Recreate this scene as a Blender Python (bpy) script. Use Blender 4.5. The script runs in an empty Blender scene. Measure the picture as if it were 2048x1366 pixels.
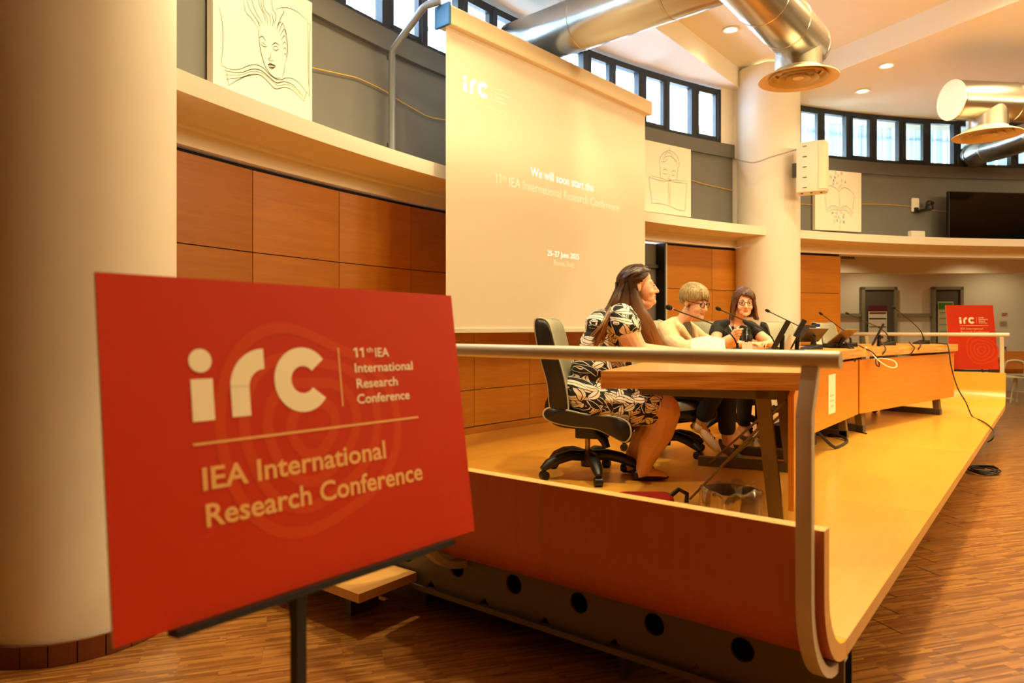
import bpy, bmesh, math, random
from mathutils import Vector, Matrix, noise
R_ = math.radians
random.seed(7)
SC = bpy.context.scene
COL = SC.collection
# ------------------------------------------------------------------ camera
F_PX, HORIZON, CAM_H = 1395.0, 655.0, 1.28
FW = Vector((.7874, .6164, 0)); RT = Vector((.6164, -.7874, 0)); UP = Vector((0, 0, 1))
cam_d = bpy.data.cameras.new('camera'); cam = bpy.data.objects.new('camera', cam_d); COL.objects.link(cam)
cam.location = (0, 0, CAM_H)
cam.rotation_euler = (math.pi / 2, 0, math.atan2(FW.y, FW.x) - math.pi / 2)
cam_d.sensor_width = 36; cam_d.lens = F_PX / 2048 * 36
cam_d.shift_y = -(683 - HORIZON) / 2048
cam_d.clip_start = .05; cam_d.clip_end = 200
cam_d.dof.use_dof = True; cam_d.dof.focus_distance = 4.6; cam_d.dof.aperture_fstop = 2.8
SC.camera = cam
# ------------------------------------------------------------------ exposure, world, lamps
SC.view_settings.view_transform = 'Standard'; SC.view_settings.look = 'None'
SC.view_settings.exposure = 0.42; SC.view_settings.gamma = 1.0
SC.view_settings.use_curve_mapping = False
SC.cycles.max_bounces = 7; SC.cycles.diffuse_bounces = 4; SC.cycles.glossy_bounces = 4
SC.cycles.transparent_max_bounces = 12; SC.cycles.caustics_reflective = False; SC.cycles.caustics_refractive = False
SC.cycles.sample_clamp_indirect = 6.0
w = bpy.data.worlds.new('sky'); SC.world = w; w.use_nodes = True
bg = w.node_tree.nodes['Background']; bg.inputs[0].default_value = (.72, .86, 1.0, 1); bg.inputs[1].default_value = 30.0
LAMP = (1.0, .79, .40)
CEN = Vector((4.3, -6.4, 0))           # centre of the round hall
def pol(R, a, z=0.0):
    return Vector((CEN.x + R * math.cos(R_(a)), CEN.y + R * math.sin(R_(a)), z))
def spot(p, power, size=150, blend=.8, radius=.07, color=LAMP):
    l = bpy.data.lights.new('downlight_lamp', 'SPOT'); l.energy = power; l.color = color
    l.spot_size = R_(size); l.spot_blend = blend; l.shadow_soft_size = radius
    o = bpy.data.objects.new('downlight_lamp', l); o.location = p; COL.objects.link(o); return o
DECK = .36
Z_WEDGE, Z_SLAB, Z_SOF = 4.44, 4.18, 4.20
A_SPLIT = 63.4
LAMPS_AND_FILL = []                         # (R, angle) of the recessed lamps; the inner two rings are added fill
for R0, angs in ((9.35, (103, 96.5, 90, 83.5, 36.5)),
                 (7.6, (100, 92, 84, 76, 68, 57, 49, 41, 33)),
                 (5.2, (95, 80, 65, 50, 35)),
                 (2.4, (90, 40, 350, 300))):
    for a in angs: LAMPS_AND_FILL.append((R0, a))
SEEN = []                               # the four recessed lamps in view: column, row, ceiling height, name
for px, py, zc, lab in ((1461, 58, Z_WEDGE, 'recessed ceiling lamp left of the ring diffuser, farthest from the windows'), (1535, 128, Z_WEDGE, 'recessed ceiling lamp half hidden at the top of the round column'),
                        (1725, 181, Z_SLAB, 'recessed ceiling lamp just above the right clerestory window'), (1773, 130, Z_SLAB, 'recessed ceiling lamp nearer to the radial ceiling step, on the right')):
    d = (zc - CAM_H) / (HORIZON - py) * F_PX; p = RT * ((px - 1024) / F_PX * d) + FW * d; SEEN.append((Vector((p.x, p.y, zc)), lab))
POWER = 132
for p, lab in SEEN: spot(p - Vector((0, 0, .03)), POWER * .2)
for R0, a in LAMPS_AND_FILL:
    zc = Z_WEDGE if a > A_SPLIT else Z_SLAB
    if R0 < 5.5:                        # unseen point lights added over the mid hall to brighten the ceiling
        l = bpy.data.lights.new('fill_point', 'POINT'); l.energy = POWER * .45; l.color = LAMP; l.shadow_soft_size = .14
        o = bpy.data.objects.new('fill_point', l); o.location = pol(R0, a, 3.45); COL.objects.link(o)
    else: spot(pol(R0, a, zc - .03), POWER * {9.35: .14, 7.6: 1.1}[R0] * (1.9 if a > 94 else 1.0) * (4.8 if a == 103 else 1.0))
# ------------------------------------------------------------------ helpers
def lin(h):
    h = h.lstrip('#'); v = [int(h[i:i + 2], 16) / 255 for i in (0, 2, 4)]
    return tuple((c / 12.92 if c <= .04045 else ((c + .055) / 1.055) ** 2.4) for c in v) + (1,)
MATS = {}
def mat(name, color, rough=.5, metal=0.0, spec=.5, coat=0.0, emit=None, estr=0.0, bump=0.0, bscale=40.0, alpha=1.0, mottled=0.0):
    if name in MATS: return MATS[name]
    m = bpy.data.materials.new(name); m.use_nodes = True; nt = m.node_tree
    b = nt.nodes['Principled BSDF']
    c = lin(color) if isinstance(color, str) else tuple(color) + (1,)
    b.inputs['Base Color'].default_value = c; b.inputs['Roughness'].default_value = rough
    b.inputs['Metallic'].default_value = metal; b.inputs['Specular IOR Level'].default_value = spec
    b.inputs['Coat Weight'].default_value = coat
    if emit is not None:
        b.inputs['Emission Color'].default_value = lin(emit) if isinstance(emit, str) else tuple(emit) + (1,)
        b.inputs['Emission Strength'].default_value = estr
    if bump or mottled:
        tc = nt.nodes.new('ShaderNodeTexCoord'); n = nt.nodes.new('ShaderNodeTexNoise')
        n.inputs['Scale'].default_value = bscale; n.inputs['Detail'].default_value = 4
        nt.links.new(tc.outputs['Object'], n.inputs['Vector'])
        if bump:
            bp = nt.nodes.new('ShaderNodeBump'); bp.inputs['Strength'].default_value = bump; bp.inputs['Distance'].default_value = .01
            nt.links.new(n.outputs[0], bp.inputs['Height']); nt.links.new(bp.outputs[0], b.inputs['Normal'])
        if mottled:
            mx = nt.nodes.new('ShaderNodeMix'); mx.data_type = 'RGBA'
            mx.inputs[6].default_value = tuple(x * (1 - mottled) for x in c[:3]) + (1,); mx.inputs[7].default_value = tuple(min(1, x * (1 + mottled)) for x in c[:3]) + (1,)
            nt.links.new(n.outputs[0], mx.inputs[0]); nt.links.new(mx.outputs[2], b.inputs['Base Color'])
    MATS[name] = m; return m
def wood(name, c1, c2, rough=.35, axis=0, scale=1.0, coat=.3, stretch=18.0, per_object=True, contrast=1.0, bump=.05):
    """planed veneer: grain runs along the object's local axis (0 x, 1 y, 2 z)"""
    if name in MATS: return MATS[name]
    m = bpy.data.materials.new(name); m.use_nodes = True; nt = m.node_tree; N = nt.nodes.new; L = nt.links.new
    b = nt.nodes['Principled BSDF']; b.inputs['Roughness'].default_value = rough; b.inputs['Coat Weight'].default_value = coat
    b.inputs['Coat Roughness'].default_value = .2
    tc = N('ShaderNodeTexCoord'); mp = N('ShaderNodeMapping')
    s = [stretch * scale] * 3; s[axis] = scale * 1.1; mp.inputs['Scale'].default_value = s
    src = tc.outputs['Object']
    oi = N('ShaderNodeObjectInfo')
    if per_object:
        ad = N('ShaderNodeVectorMath'); ad.operation = 'MULTIPLY_ADD'
        cmb = N('ShaderNodeCombineXYZ')
        for i in range(3): L(oi.outputs['Random'], cmb.inputs[i])
        ad.inputs[1].default_value = (13.7, 9.1, 21.3); L(cmb.outputs[0], ad.inputs[0]); L(src, ad.inputs[2]); src = ad.outputs[0]
    L(src, mp.inputs['Vector'])
    n1 = N('ShaderNodeTexNoise'); n1.inputs['Scale'].default_value = 2.2; n1.inputs['Detail'].default_value = 7; n1.inputs['Roughness'].default_value = .62; n1.inputs['Distortion'].default_value = .5
    L(mp.outputs[0], n1.inputs['Vector'])
    n2 = N('ShaderNodeTexNoise'); n2.inputs['Scale'].default_value = .9; n2.inputs['Detail'].default_value = 2
    L(src, n2.inputs['Vector'])
    mr = N('ShaderNodeMapRange'); mr.inputs['From Min'].default_value = .5 - .28 / contrast; mr.inputs['From Max'].default_value = .5 + .28 / contrast
    mm = N('ShaderNodeMath'); mm.operation = 'MULTIPLY_ADD'; mm.inputs[1].default_value = .35
    L(n2.outputs[0], mm.inputs[0]); m2 = N('ShaderNodeMath'); m2.operation = 'MULTIPLY'; m2.inputs[1].default_value = .68
    L(n1.outputs[0], m2.inputs[0]); L(m2.outputs[0], mm.inputs[2]); L(mm.outputs[0], mr.inputs['Value'])
    mx = N('ShaderNodeMix'); mx.data_type = 'RGBA'; mx.inputs[6].default_value = lin(c1); mx.inputs[7].default_value = lin(c2)
    L(mr.outputs[0], mx.inputs[0])
    hv = N('ShaderNodeHueSaturation'); L(mx.outputs[2], hv.inputs['Color'])
    if per_object:
        v = N('ShaderNodeMapRange'); v.inputs['To Min'].default_value = .9; v.inputs['To Max'].default_value = 1.1
        L(oi.outputs['Random'], v.inputs['Value']); L(v.outputs[0], hv.inputs['Value'])
    L(hv.outputs[0], b.inputs['Base Color'])
    bp = N('ShaderNodeBump'); bp.inputs['Strength'].default_value = bump; bp.inputs['Distance'].default_value = .004
    L(n1.outputs[0], bp.inputs['Height']); L(bp.outputs[0], b.inputs['Normal'])
    MATS[name] = m; return m

class MB:
    """collects shapes and links them as ONE mesh object"""
    def __init__(s): s.v = []; s.f = []; s.mi = []; s.cur = 0
    def add(s, vs, fs, xf=None):
        o = len(s.v)
        s.v += [tuple(xf @ Vector(p)) if xf is not None else tuple(p) for p in vs]
        for f in fs: s.f.append(tuple(i + o for i in f)); s.mi.append(s.cur)
        return s
    def box(s, c, d, xf=None, rz=0.0, rot=None):
        x, y, z = d[0] / 2, d[1] / 2, d[2] / 2
        vs = [(sx * x, sy * y, sz * z) for sz in (-1, 1) for sx, sy in ((-1, -1), (1, -1), (1, 1), (-1, 1))]
        fs = [(3, 2, 1, 0), (4, 5, 6, 7), (0, 1, 5, 4), (1, 2, 6, 5), (2, 3, 7, 6), (3, 0, 4, 7)]
        m = Matrix.Translation(c) @ (rot.to_4x4() if rot is not None else Matrix.Rotation(rz, 4, 'Z'))
        return s.add(vs, fs, (xf @ m) if xf is not None else m)
    def hexa(s, p8):
        """8 corners: bottom ring then top ring"""
        return s.add(p8, [(3, 2, 1, 0), (4, 5, 6, 7), (0, 1, 5, 4), (1, 2, 6, 5), (2, 3, 7, 6), (3, 0, 4, 7)])
    def prism(s, poly, z0, z1, xf=None):
        n = len(poly)
        vs = [(p[0], p[1], z0) for p in poly] + [(p[0], p[1], z1) for p in poly]
        fs = [tuple(range(n - 1, -1, -1)), tuple(range(n, 2 * n))] + [(i, (i + 1) % n, n + (i + 1) % n, n + i) for i in range(n)]
        return s.add(vs, fs, xf)
    def tube(s, path, r, seg=10, caps=True, up=None, sx=1.0, sy=1.0, sq=False):
        """round (or flattened) tube along a polyline; r a number or one per point"""
        path = [Vector(p) for p in path]; n = len(path)
        rr = r if isinstance(r, (list, tuple)) else [r] * n
        vs = []; prev = None
        for i, p in enumerate(path):
            t = (path[min(i + 1, n - 1)] - path[max(i - 1, 0)]).normalized()
            if prev is None:
                a = Vector(up) if up is not None else (Vector((0, 0, 1)) if abs(t.z) < .9 else Vector((1, 0, 0)))
            else: a = prev
            u = (a - t * a.dot(t)); u = u.normalized() if u.length > 1e-6 else t.orthogonal().normalized()
            prev = u; w_ = t.cross(u)
            for k in range(seg):
                an = 2 * math.pi * k / seg + (math.pi / seg if sq else 0)
                vs.append(p + u * (math.cos(an) * rr[i] * sy) + w_ * (math.sin(an) * rr[i] * sx))
        fs = [(i * seg + k, i * seg + (k + 1) % seg, (i + 1) * seg + (k + 1) % seg, (i + 1) * seg + k) for i in range(n - 1) for k in range(seg)]
        if caps: fs += [tuple(range(seg - 1, -1, -1)), tuple(range((n - 1) * seg, n * seg))]
        return s.add(vs, fs)
    def sweep(s, path, w_, h, side):
        """rectangular bar along a polyline: w_ across the vector side, h in the plane"""
        path = [Vector(p) for p in path]; side = Vector(side).normalized(); n = len(path); vs = []
        for i, p in enumerate(path):
            t = (path[min(i + 1, n - 1)] - path[max(i - 1, 0)]).normalized(); nn = t.cross(side).normalized()
            k = 1.0
            if 0 < i < n - 1:
                t1 = (path[i] - path[i - 1]).normalized(); k = 1 / max(.5, t.dot(t1))
            for a, b in ((-1, -1), (1, -1), (1, 1), (-1, 1)): vs.append(p + side * (a * w_ / 2) + nn * (b * h / 2 * k))
        fs = [(i * 4 + j, i * 4 + (j + 1) % 4, (i + 1) * 4 + (j + 1) % 4, (i + 1) * 4 + j) for i in range(n - 1) for j in range(4)]
        fs += [(3, 2, 1, 0), tuple((n - 1) * 4 + j for j in range(4))]
        return s.add(vs, fs)
    def lathe(s, prof, seg=24, xf=None, closed=False):
        """profile of (r, z) turned about z"""
        vs = []; n = len(prof)
        for r, z in prof:
            for k in range(seg):
                a = 2 * math.pi * k / seg; vs.append((r * math.cos(a), r * math.sin(a), z))
        fs = [(i * seg + k, i * seg + (k + 1) % seg, ((i + 1) % n) * seg + (k + 1) % seg, ((i + 1) % n) * seg + k) for i in range(n if closed else n - 1) for k in range(seg)]
        if not closed:
            if prof[0][0] > 1e-4: fs.append(tuple(range(seg - 1, -1, -1)))
            if prof[-1][0] > 1e-4: fs.append(tuple(range((n - 1) * seg, n * seg)))
        return s.add(vs, fs, xf)
    def ball(s, c, r, seg=16, rings=10, rot=None):
        r = (r, r, r) if isinstance(r, (int, float)) else r
        m = Matrix.Translation(c) @ (rot.to_4x4() if rot is not None else Matrix.Identity(4)) @ Matrix.Diagonal((r[0], r[1], r[2], 1))
        vs = [(0, 0, -1)]; fs = []
        for i in range(1, rings):
            ph = math.pi * i / rings - math.pi / 2
            for k in range(seg): a = 2 * math.pi * k / seg; vs.append((math.cos(ph) * math.cos(a), math.cos(ph) * math.sin(a), math.sin(ph)))
        vs.append((0, 0, 1)); T = len(vs) - 1
        for k in range(seg):
            fs.append((0, 1 + (k + 1) % seg, 1 + k)); fs.append((T, T - seg + k, T - seg + (k + 1) % seg))
        for i in range(rings - 2):
            for k in range(seg): a = 1 + i * seg + k; b = 1 + i * seg + (k + 1) % seg; fs.append((a, b, b + seg, a + seg))
        return s.add(vs, fs, m)
    def arc(s, R0, R1, z0, z1, a0, a1, step=1.5):
        """block of a ring around the hall's centre"""
        n = max(1, round(abs(a1 - a0) / step)); vs = []
        for i in range(n + 1):
            a = a0 + (a1 - a0) * i / n
            vs += [pol(R0, a, z0), pol(R1, a, z0), pol(R1, a, z1), pol(R0, a, z1)]
        fs = [(i * 4 + j, i * 4 + (j + 1) % 4, (i + 1) * 4 + (j + 1) % 4, (i + 1) * 4 + j) for i in range(n) for j in range(4)]
        fs += [(0, 3, 2, 1), tuple(n * 4 + j for j in range(4))]
        return s.add(vs, fs)
    def rbox(s, c, d, r=.01, seg=3, xf=None, rot=None):
        """box with rounded upright edges (local z)"""
        x, y = d[0] / 2 - r, d[1] / 2 - r; poly = []
        for cx, cy, a0 in ((x, y, 0), (-x, y, 90), (-x, -y, 180), (x, -y, 270)):
            for k in range(seg + 1): a = R_(a0 + 90 * k / seg); poly.append((cx + r * math.cos(a), cy + r * math.sin(a)))
        m = Matrix.Translation(c) @ (rot.to_4x4() if rot is not None else Matrix.Identity(4))
        return s.prism(poly, -d[2] / 2, d[2] / 2, (xf @ m) if xf is not None else m)
    def mesh(s, name, mats, smooth=False, angle=40, bevel=0.0, bseg=2):
        me = bpy.data.meshes.new(name); me.from_pydata(s.v, [], s.f)
        for m in (mats if isinstance(mats, (list, tuple)) else [mats]): me.materials.append(m)
        if any(s.mi): me.polygons.foreach_set('material_index', s.mi)
        bm = bmesh.new(); bm.from_mesh(me); bmesh.ops.recalc_face_normals(bm, faces=bm.faces)
        if bevel:
            ed = [e for e in bm.edges if len(e.link_faces) == 2 and e.calc_face_angle(0) > R_(35)]
            bmesh.ops.bevel(bm, geom=ed, offset=bevel, segments=bseg, affect='EDGES', profile=.7, clamp_overlap=True)
        if smooth:
            for f in bm.faces: f.smooth = True
            for e in bm.edges:
                if len(e.link_faces) == 2 and e.calc_face_angle(0) > R_(angle): e.smooth = False
        bm.to_mesh(me); bm.free(); return me
    def build(s, name, mats, parent=None, smooth=False, angle=40, bevel=0.0, bseg=2, world=True):
        return link(name, s.mesh(name, mats, smooth, angle, bevel, bseg), parent, world)
def basis_of(o):
    return Matrix.LocRotScale(o.location, o.rotation_euler, o.scale)
def link(name, me, parent=None, world=True):
    o = bpy.data.objects.new(name, me); COL.objects.link(o)
    if parent is not None:
        o.parent = parent
        if world and parent.parent is None: o.matrix_parent_inverse = basis_of(parent).inverted()
    return o
def tag(o, label, cat, group=None, kind=None):
    o['label'] = label; o['category'] = cat
    if group: o['group'] = group
    if kind: o['kind'] = kind
    return o
def thing(name, label, cat, loc=(0, 0, 0), rz=0.0, group=None):
    o = bpy.data.objects.new(name, None); COL.objects.link(o); o.location = loc; o.rotation_euler = (0, 0, rz)
    o.empty_display_size = .1
    return tag(o, label, cat, group)
def struct(o, label=None):
    o['kind'] = 'structure'
    if label: o['label'] = label
    return o
def dup(root, loc, rz, label, group=None):
    """a copy of a thing with copies of its parts and sub-parts"""
    r = root.copy(); COL.objects.link(r); r.location = loc; r.rotation_euler = (0, 0, rz); r['label'] = label
    if group: r['group'] = group
    for ch in list(root.children):
        c = ch.copy(); COL.objects.link(c); c.parent = r
        for g in list(ch.children):
            d = g.copy(); COL.objects.link(d); d.parent = c
    return r
def at(px, d, z=None, py=None):
    """point at view distance d on the photograph's column px (z given, or from row py)"""
    p = RT * ((px - 1024) / F_PX * d) + FW * d
    p.z = z if z is not None else CAM_H + (HORIZON - py) / F_PX * d
    return p
def bez(p0, p1, p2, p3, n=12):
    p0, p1, p2, p3 = map(Vector, (p0, p1, p2, p3)); out = []
    for i in range(n + 1):
        t = i / n; out.append(p0 * (1 - t) ** 3 + p1 * 3 * t * (1 - t) ** 2 + p2 * 3 * t * t * (1 - t) + p3 * t ** 3)
    return out
def crom(pts, n=6):
    pts = [Vector(p) for p in pts]; P = [pts[0] * 2 - pts[1]] + pts + [pts[-1] * 2 - pts[-2]]; out = []
    for i in range(1, len(P) - 2):
        a, b, c, d = P[i - 1:i + 3]
        for k in range(n):
            t = k / n; out.append(.5 * ((2 * b) + (c - a) * t + (2 * a - 5 * b + 4 * c - d) * t * t + (3 * b - a - 3 * c + d) * t ** 3))
    return out + [pts[-1]]
# ------------------------------------------------------------------ materials
plaster = mat('warm_white_plaster', '#efe9dd', .75, bump=.05, bscale=60)
ceil_m = mat('ceiling_paint', '#f3ebd4', .8)
grey_wall = mat('grey_wall_paint', '#6f6d68', .7, mottled=.06, bscale=3)
grey_sill = mat('grey_sill_paint', '#63615d', .7)
dark_gap = mat('dark_joint', '#1a0d06', .8)
panel_w = wood('cherry_panel_veneer', '#a5600c', '#c98222', .4, axis=0, stretch=14, coat=.15)
deck_w = wood('beech_deck_laminate', '#dd982a', '#f1b44a', .28, axis=0, stretch=26, coat=.5, contrast=.8)
end_shade_w = wood('beech_board_shaded', '#b2581a', '#c46824', .4, axis=2, stretch=22, coat=.2, contrast=.8)  # outer face: its shade is put into a darker beech tone
edge_w = wood('beech_edge_band', '#d29a4e', '#e3b36a', .45, axis=0, stretch=20, coat=.1)
desk_w = wood('desk_oak_veneer', '#cc7c1a', '#e0962f', .35, axis=0, stretch=26, coat=.3, contrast=1.1)
def parquet_mat():
    m = bpy.data.materials.new('parquet_strips'); m.use_nodes = True; nt = m.node_tree; N = nt.nodes.new; L = nt.links.new; b = nt.nodes['Principled BSDF']
    b.inputs['Roughness'].default_value = .3; b.inputs['Coat Weight'].default_value = .4; b.inputs['Coat Roughness'].default_value = .18
    tc = N('ShaderNodeTexCoord'); oi = N('ShaderNodeObjectInfo'); sp = N('ShaderNodeSeparateXYZ'); L(tc.outputs['Object'], sp.inputs[0])
    def M_(op, a, b_=None):
        n = N('ShaderNodeMath'); n.operation = op
        for i, x in enumerate((a, b_)):
            if x is None: continue
            if isinstance(x, (int, float)): n.inputs[i].default_value = x
            else: L(x, n.inputs[i])
        return n.outputs[0]
    row = M_('FLOOR', M_('MULTIPLY', sp.outputs[1], 92.0)); rnd = M_('MULTIPLY', oi.outputs['Random'], 977.0); rr = M_('ADD', row, rnd)
    w1 = N('ShaderNodeTexWhiteNoise'); w1.noise_dimensions = '1D'; L(rr, w1.inputs['W'])
    col = M_('FLOOR', M_('ADD', M_('MULTIPLY', sp.outputs[0], 4.2), M_('MULTIPLY', w1.outputs[0], 9.0)))
    cb = N('ShaderNodeCombineXYZ'); L(rr, cb.inputs[0]); L(col, cb.inputs[1]); w2 = N('ShaderNodeTexWhiteNoise'); w2.noise_dimensions = '2D'; L(cb.outputs[0], w2.inputs['Vector'])
    mp = N('ShaderNodeMapping'); mp.inputs['Scale'].default_value = (6, 160, 6); L(tc.outputs['Object'], mp.inputs[0]); ns = N('ShaderNodeTexNoise'); ns.inputs['Scale'].default_value = 1.5; ns.inputs['Detail'].default_value = 4; L(mp.outputs[0], ns.inputs['Vector'])
    f = M_('ADD', M_('MULTIPLY', M_('POWER', w2.outputs[0], 1.3), .68), M_('MULTIPLY', M_('SUBTRACT', ns.outputs[0], .35), .7))
    mx = N('ShaderNodeMix'); mx.data_type = 'RGBA'; mx.inputs[6].default_value = lin('#6b3a13'); mx.inputs[7].default_value = lin('#c08744'); L(f, mx.inputs[0]); L(mx.outputs[2], b.inputs['Base Color'])
    bp = N('ShaderNodeBump'); bp.inputs['Strength'].default_value = .12; bp.inputs['Distance'].default_value = .002; L(w2.outputs[0], bp.inputs['Height']); L(bp.outputs[0], b.inputs['Normal']); return m
floor_w = parquet_mat()
steel = mat('satin_steel', '#d2cab6', .4, .1)
leg_m = mat('bronze_grey_steel', '#75664c', .45, .3)
steel_d = mat('dark_grey_steel', '#5d5a55', .45, .5)
alu = mat('brushed_aluminium', '#b9b2a4', .33, .9)
duct_m = mat('galvanised_duct', '#c3c0b8', .26, 1.0, bump=.03, bscale=8)
frame_m = mat('dark_window_frame', '#16222b', .45)
blackp = mat('black_plastic', '#0c0b0a', .45)
white_p = mat('white_plastic', '#eae6da', .45)
def glass_mat():
    m = bpy.data.materials.new('window_glass'); m.use_nodes = True; nt = m.node_tree; nt.nodes.clear(); N = nt.nodes.new
    o = N('ShaderNodeOutputMaterial'); t = N('ShaderNodeBsdfTransparent'); t.inputs[0].default_value = (.93, .97, 1, 1)
    g = N('ShaderNodeBsdfGlossy'); g.inputs['Roughness'].default_value = .02; fr = N('ShaderNodeFresnel'); fr.inputs[0].default_value = 1.45
    mx = N('ShaderNodeMixShader'); ge = N('ShaderNodeNewGeometry'); sb = N('ShaderNodeMath'); sb.operation = 'SUBTRACT'; sb.inputs[0].default_value = 1; nt.links.new(ge.outputs['Backfacing'], sb.inputs[1]); ml = N('ShaderNodeMath'); ml.operation = 'MULTIPLY'; nt.links.new(fr.outputs[0], ml.inputs[0]); nt.links.new(sb.outputs[0], ml.inputs[1]); nt.links.new(ml.outputs[0], mx.inputs[0]); nt.links.new(t.outputs[0], mx.inputs[1]); nt.links.new(g.outputs[0], mx.inputs[2]); nt.links.new(mx.outputs[0], o.inputs[0]); return m
glass_m = glass_mat()
# ------------------------------------------------------------------ floor
def ring_poly(R, n=96): return [tuple(pol(R, 360 * i / n).xy) for i in range(n)]
fl = MB().prism([tuple((Matrix.Rotation(.6149, 4, 'Z') @ Vector((x, y, 0))).xy) for x, y in ring_poly(15.4)], -.1, -.002).build('floor', floor_w); struct(fl)
FLX = Vector((.817, -.577, 0)); FLY = Vector((.577, .817, 0)); FLA = math.atan2(FLX.y, FLX.x)
fl.rotation_euler = (0, 0, -.6149)
blk = MB().box((0, 0, -.006), (.2992, .1592, .012)).mesh('parquet_block', floor_w)
cells = []
for i in range(-40, 60):
    for j in range(-40, 60):
        p = FLX * (i * .30 + (.15 if j % 2 else 0)) + FLY * (j * .16)
        d = p.dot(FW); 
        if d < 1.6 or d > 6: continue
        px = 1024 + p.dot(RT) / d * F_PX; py = HORIZON + CAM_H / d * F_PX
        if not (-60 < px < 2110 and py < 1420): continue
        if 2.1 < p.x < 10.4 and p.y > .62: continue
        if p.x < 2.1 and (p - Vector((1.21, 3.32, 0))).length < .5: continue
        if px < 560 and py < 1200: continue
        cells.append((d, p))
cells.sort(key=lambda c: c[0])
for d, p in cells[:298]:
    o = link('parquet_block', blk, fl); o.location = p; o.rotation_euler = (0, 0, FLA)
# ------------------------------------------------------------------ ceiling: two pie slices at different heights and the soffit by the windows
cl = MB()
cl.arc(.0, 10.75, Z_WEDGE, Z_WEDGE + .1, A_SPLIT, A_SPLIT + 180, 3)
cl.arc(.0, 15.4, Z_SLAB, Z_WEDGE + .1, A_SPLIT - 180, A_SPLIT, 3)
struct(cl.build('ceiling', ceil_m))
c1, c2 = pol(10.2, 107.6), pol(10.2, A_SPLIT)
sof = MB(); poly = [(1.0, 3.16), (8.44, 3.06)] + [tuple(pol(10.72, a).xy) for a in range(66, 109, 3)]
sof.prism(poly, Z_SOF, Z_WEDGE + .02); struct(sof.build('trim_1', plaster))
# ------------------------------------------------------------------ round walls
def wood_panels(parent, a_edges, zs, mat_, R=10.40, t=.02, gap=.006):
    for i in range(len(a_edges) - 1):
        a0, a1 = a_edges[i], a_edges[i + 1]; am = (a0 + a1) / 2
        wd = R * R_(abs(a1 - a0)) - gap
        for j in range(len(zs) - 1):
            hd = zs[j + 1] - zs[j] - gap
            o = MB().box((0, 0, 0), (wd, t, hd)).build('wood_panel', mat_, parent)
            o.location = pol(R * math.cos(R_((a1 - a0) / 2)) + t / 2, am, (zs[j] + zs[j + 1]) / 2); o.rotation_euler = (0, 0, R_(am - 90))
WA = 10.43
back = MB().arc(WA, WA + .15, 0, 2.25, 74.8, 124).arc(WA, WA + .15, 0, 2.25, 56.57, 72.8).build('wall_back', dark_gap); struct(back)
ZS = [.42, .738, 1.235, 1.732, 2.228]
wood_panels(back, [104.95, 100.85, 96.79, 92.69, 88.5, 84.39, 80.3, 76.2, 74.85], ZS, panel_w)
wood_panels(back, [72.75, 68.57, 64.4, 60.5, 56.6], ZS, panel_w)
struct(MB().arc(10.39, 10.45, DECK - .02, .415, 74.8, 110).arc(10.39, 10.45, DECK - .02, .415, 56.6, 72.8).build('baseboard_back', panel_w))
upper = MB().arc(10.42, 10.60, 2.44, 3.37, 20, 108.6).build('wall_upper', grey_wall); struct(upper)
struct(MB().arc(10.385, 10.60, 3.36, 3.52, 20, 108.6).build('trim_2', grey_sill))
lg = MB().arc(9.95, 10.6, 2.366, 2.465, 10, 108.6).build('ledge', plaster); struct(lg, 'curved cream ledge running around the hall above the wood panels')
struct(MB().arc(10.32, 10.6, 2.345, 2.366, 10, 108.6).build('trim_3', plaster))
struct(MB().arc(10.37, 10.6, 2.256, 2.35, 10, 108.6).build('trim_4', plaster))
struct(MB().arc(10.42, 10.6, 2.2, 4.52, 108.6, 380, 4).build('wall_rear', grey_wall)); struct(MB().arc(10.42, 10.6, 0, 2.44, 120, 372, 4).build('wall_hall', panel_w))
# corridor beyond the opening on the right
struct(MB().arc(15.0, 15.15, 0, 3.0, 5, 70).build('wall_far', plaster))
struct(MB().arc(12.9, 13.1, 2.24, 2.75, 5, 66).build('trim_5', plaster))
struct(MB().arc(10.43, 15.1, 2.72, 2.85, 5, 66).build('trim_6', ceil_m))
struct(MB().box((0, 0, 0), (5, .1, 3)).build('wall_right', plaster)).location = (0, 0, 0)
ws = bpy.data.objects['wall_right']; ws.location = pol(13.15, 66.3, 1.5); ws.rotation_euler = (0, 0, R_(66.3))
ws2 = MB().box((0, 0, 0), (5, .1, 3)).build('wall_side', plaster); struct(ws2); ws2.location = pol(12.8, 7, 1.5); ws2.rotation_euler = (0, 0, R_(7))
# columns
def column(a, label):
    p = pol(10.2, a); o = MB().lathe([(.38, 0), (.38, 4.4)], 64).build('column', plaster, smooth=True); o.location = p
    struct(o, label); return p
column(107.6, 'broad round cream column at the left of the picture behind the red sign')
column(64.6, 'round cream column carrying the white wall loudspeaker'); column(21.6, 'round cream column out past the corridor')
bb = MB().lathe([(.378, 0), (.392, 0), (.392, .078), (.378, .078)], 64).build('baseboard_column', mat('skirting_joint', '#1c0c05', .8), smooth=True); bb.location = pol(10.2, 107.6); struct(bb)
sk_m = wood('dark_skirting', '#5a2a0e', '#7a3d1a', .45, axis=0)
for k in range(26):
    m = MB(); a0 = 360 * k / 26 + .35; vs = []
    for q in range(5):
        a = R_(a0 + (360 / 26 - .7) * q / 4)
        for r, z in ((.388, 0), (.397, 0), (.397, .082), (.388, .084)): vs.append((r * math.cos(a), r * math.sin(a), z))
    m.add(vs, [(q * 4 + e, q * 4 + (e + 1) % 4, q * 4 + 4 + (e + 1) % 4, q * 4 + 4 + e) for q in range(4) for e in range(4)] + [(3, 2, 1, 0), (16, 17, 18, 19)]); m.build('skirting_piece', sk_m, bb, world=False)
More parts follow.
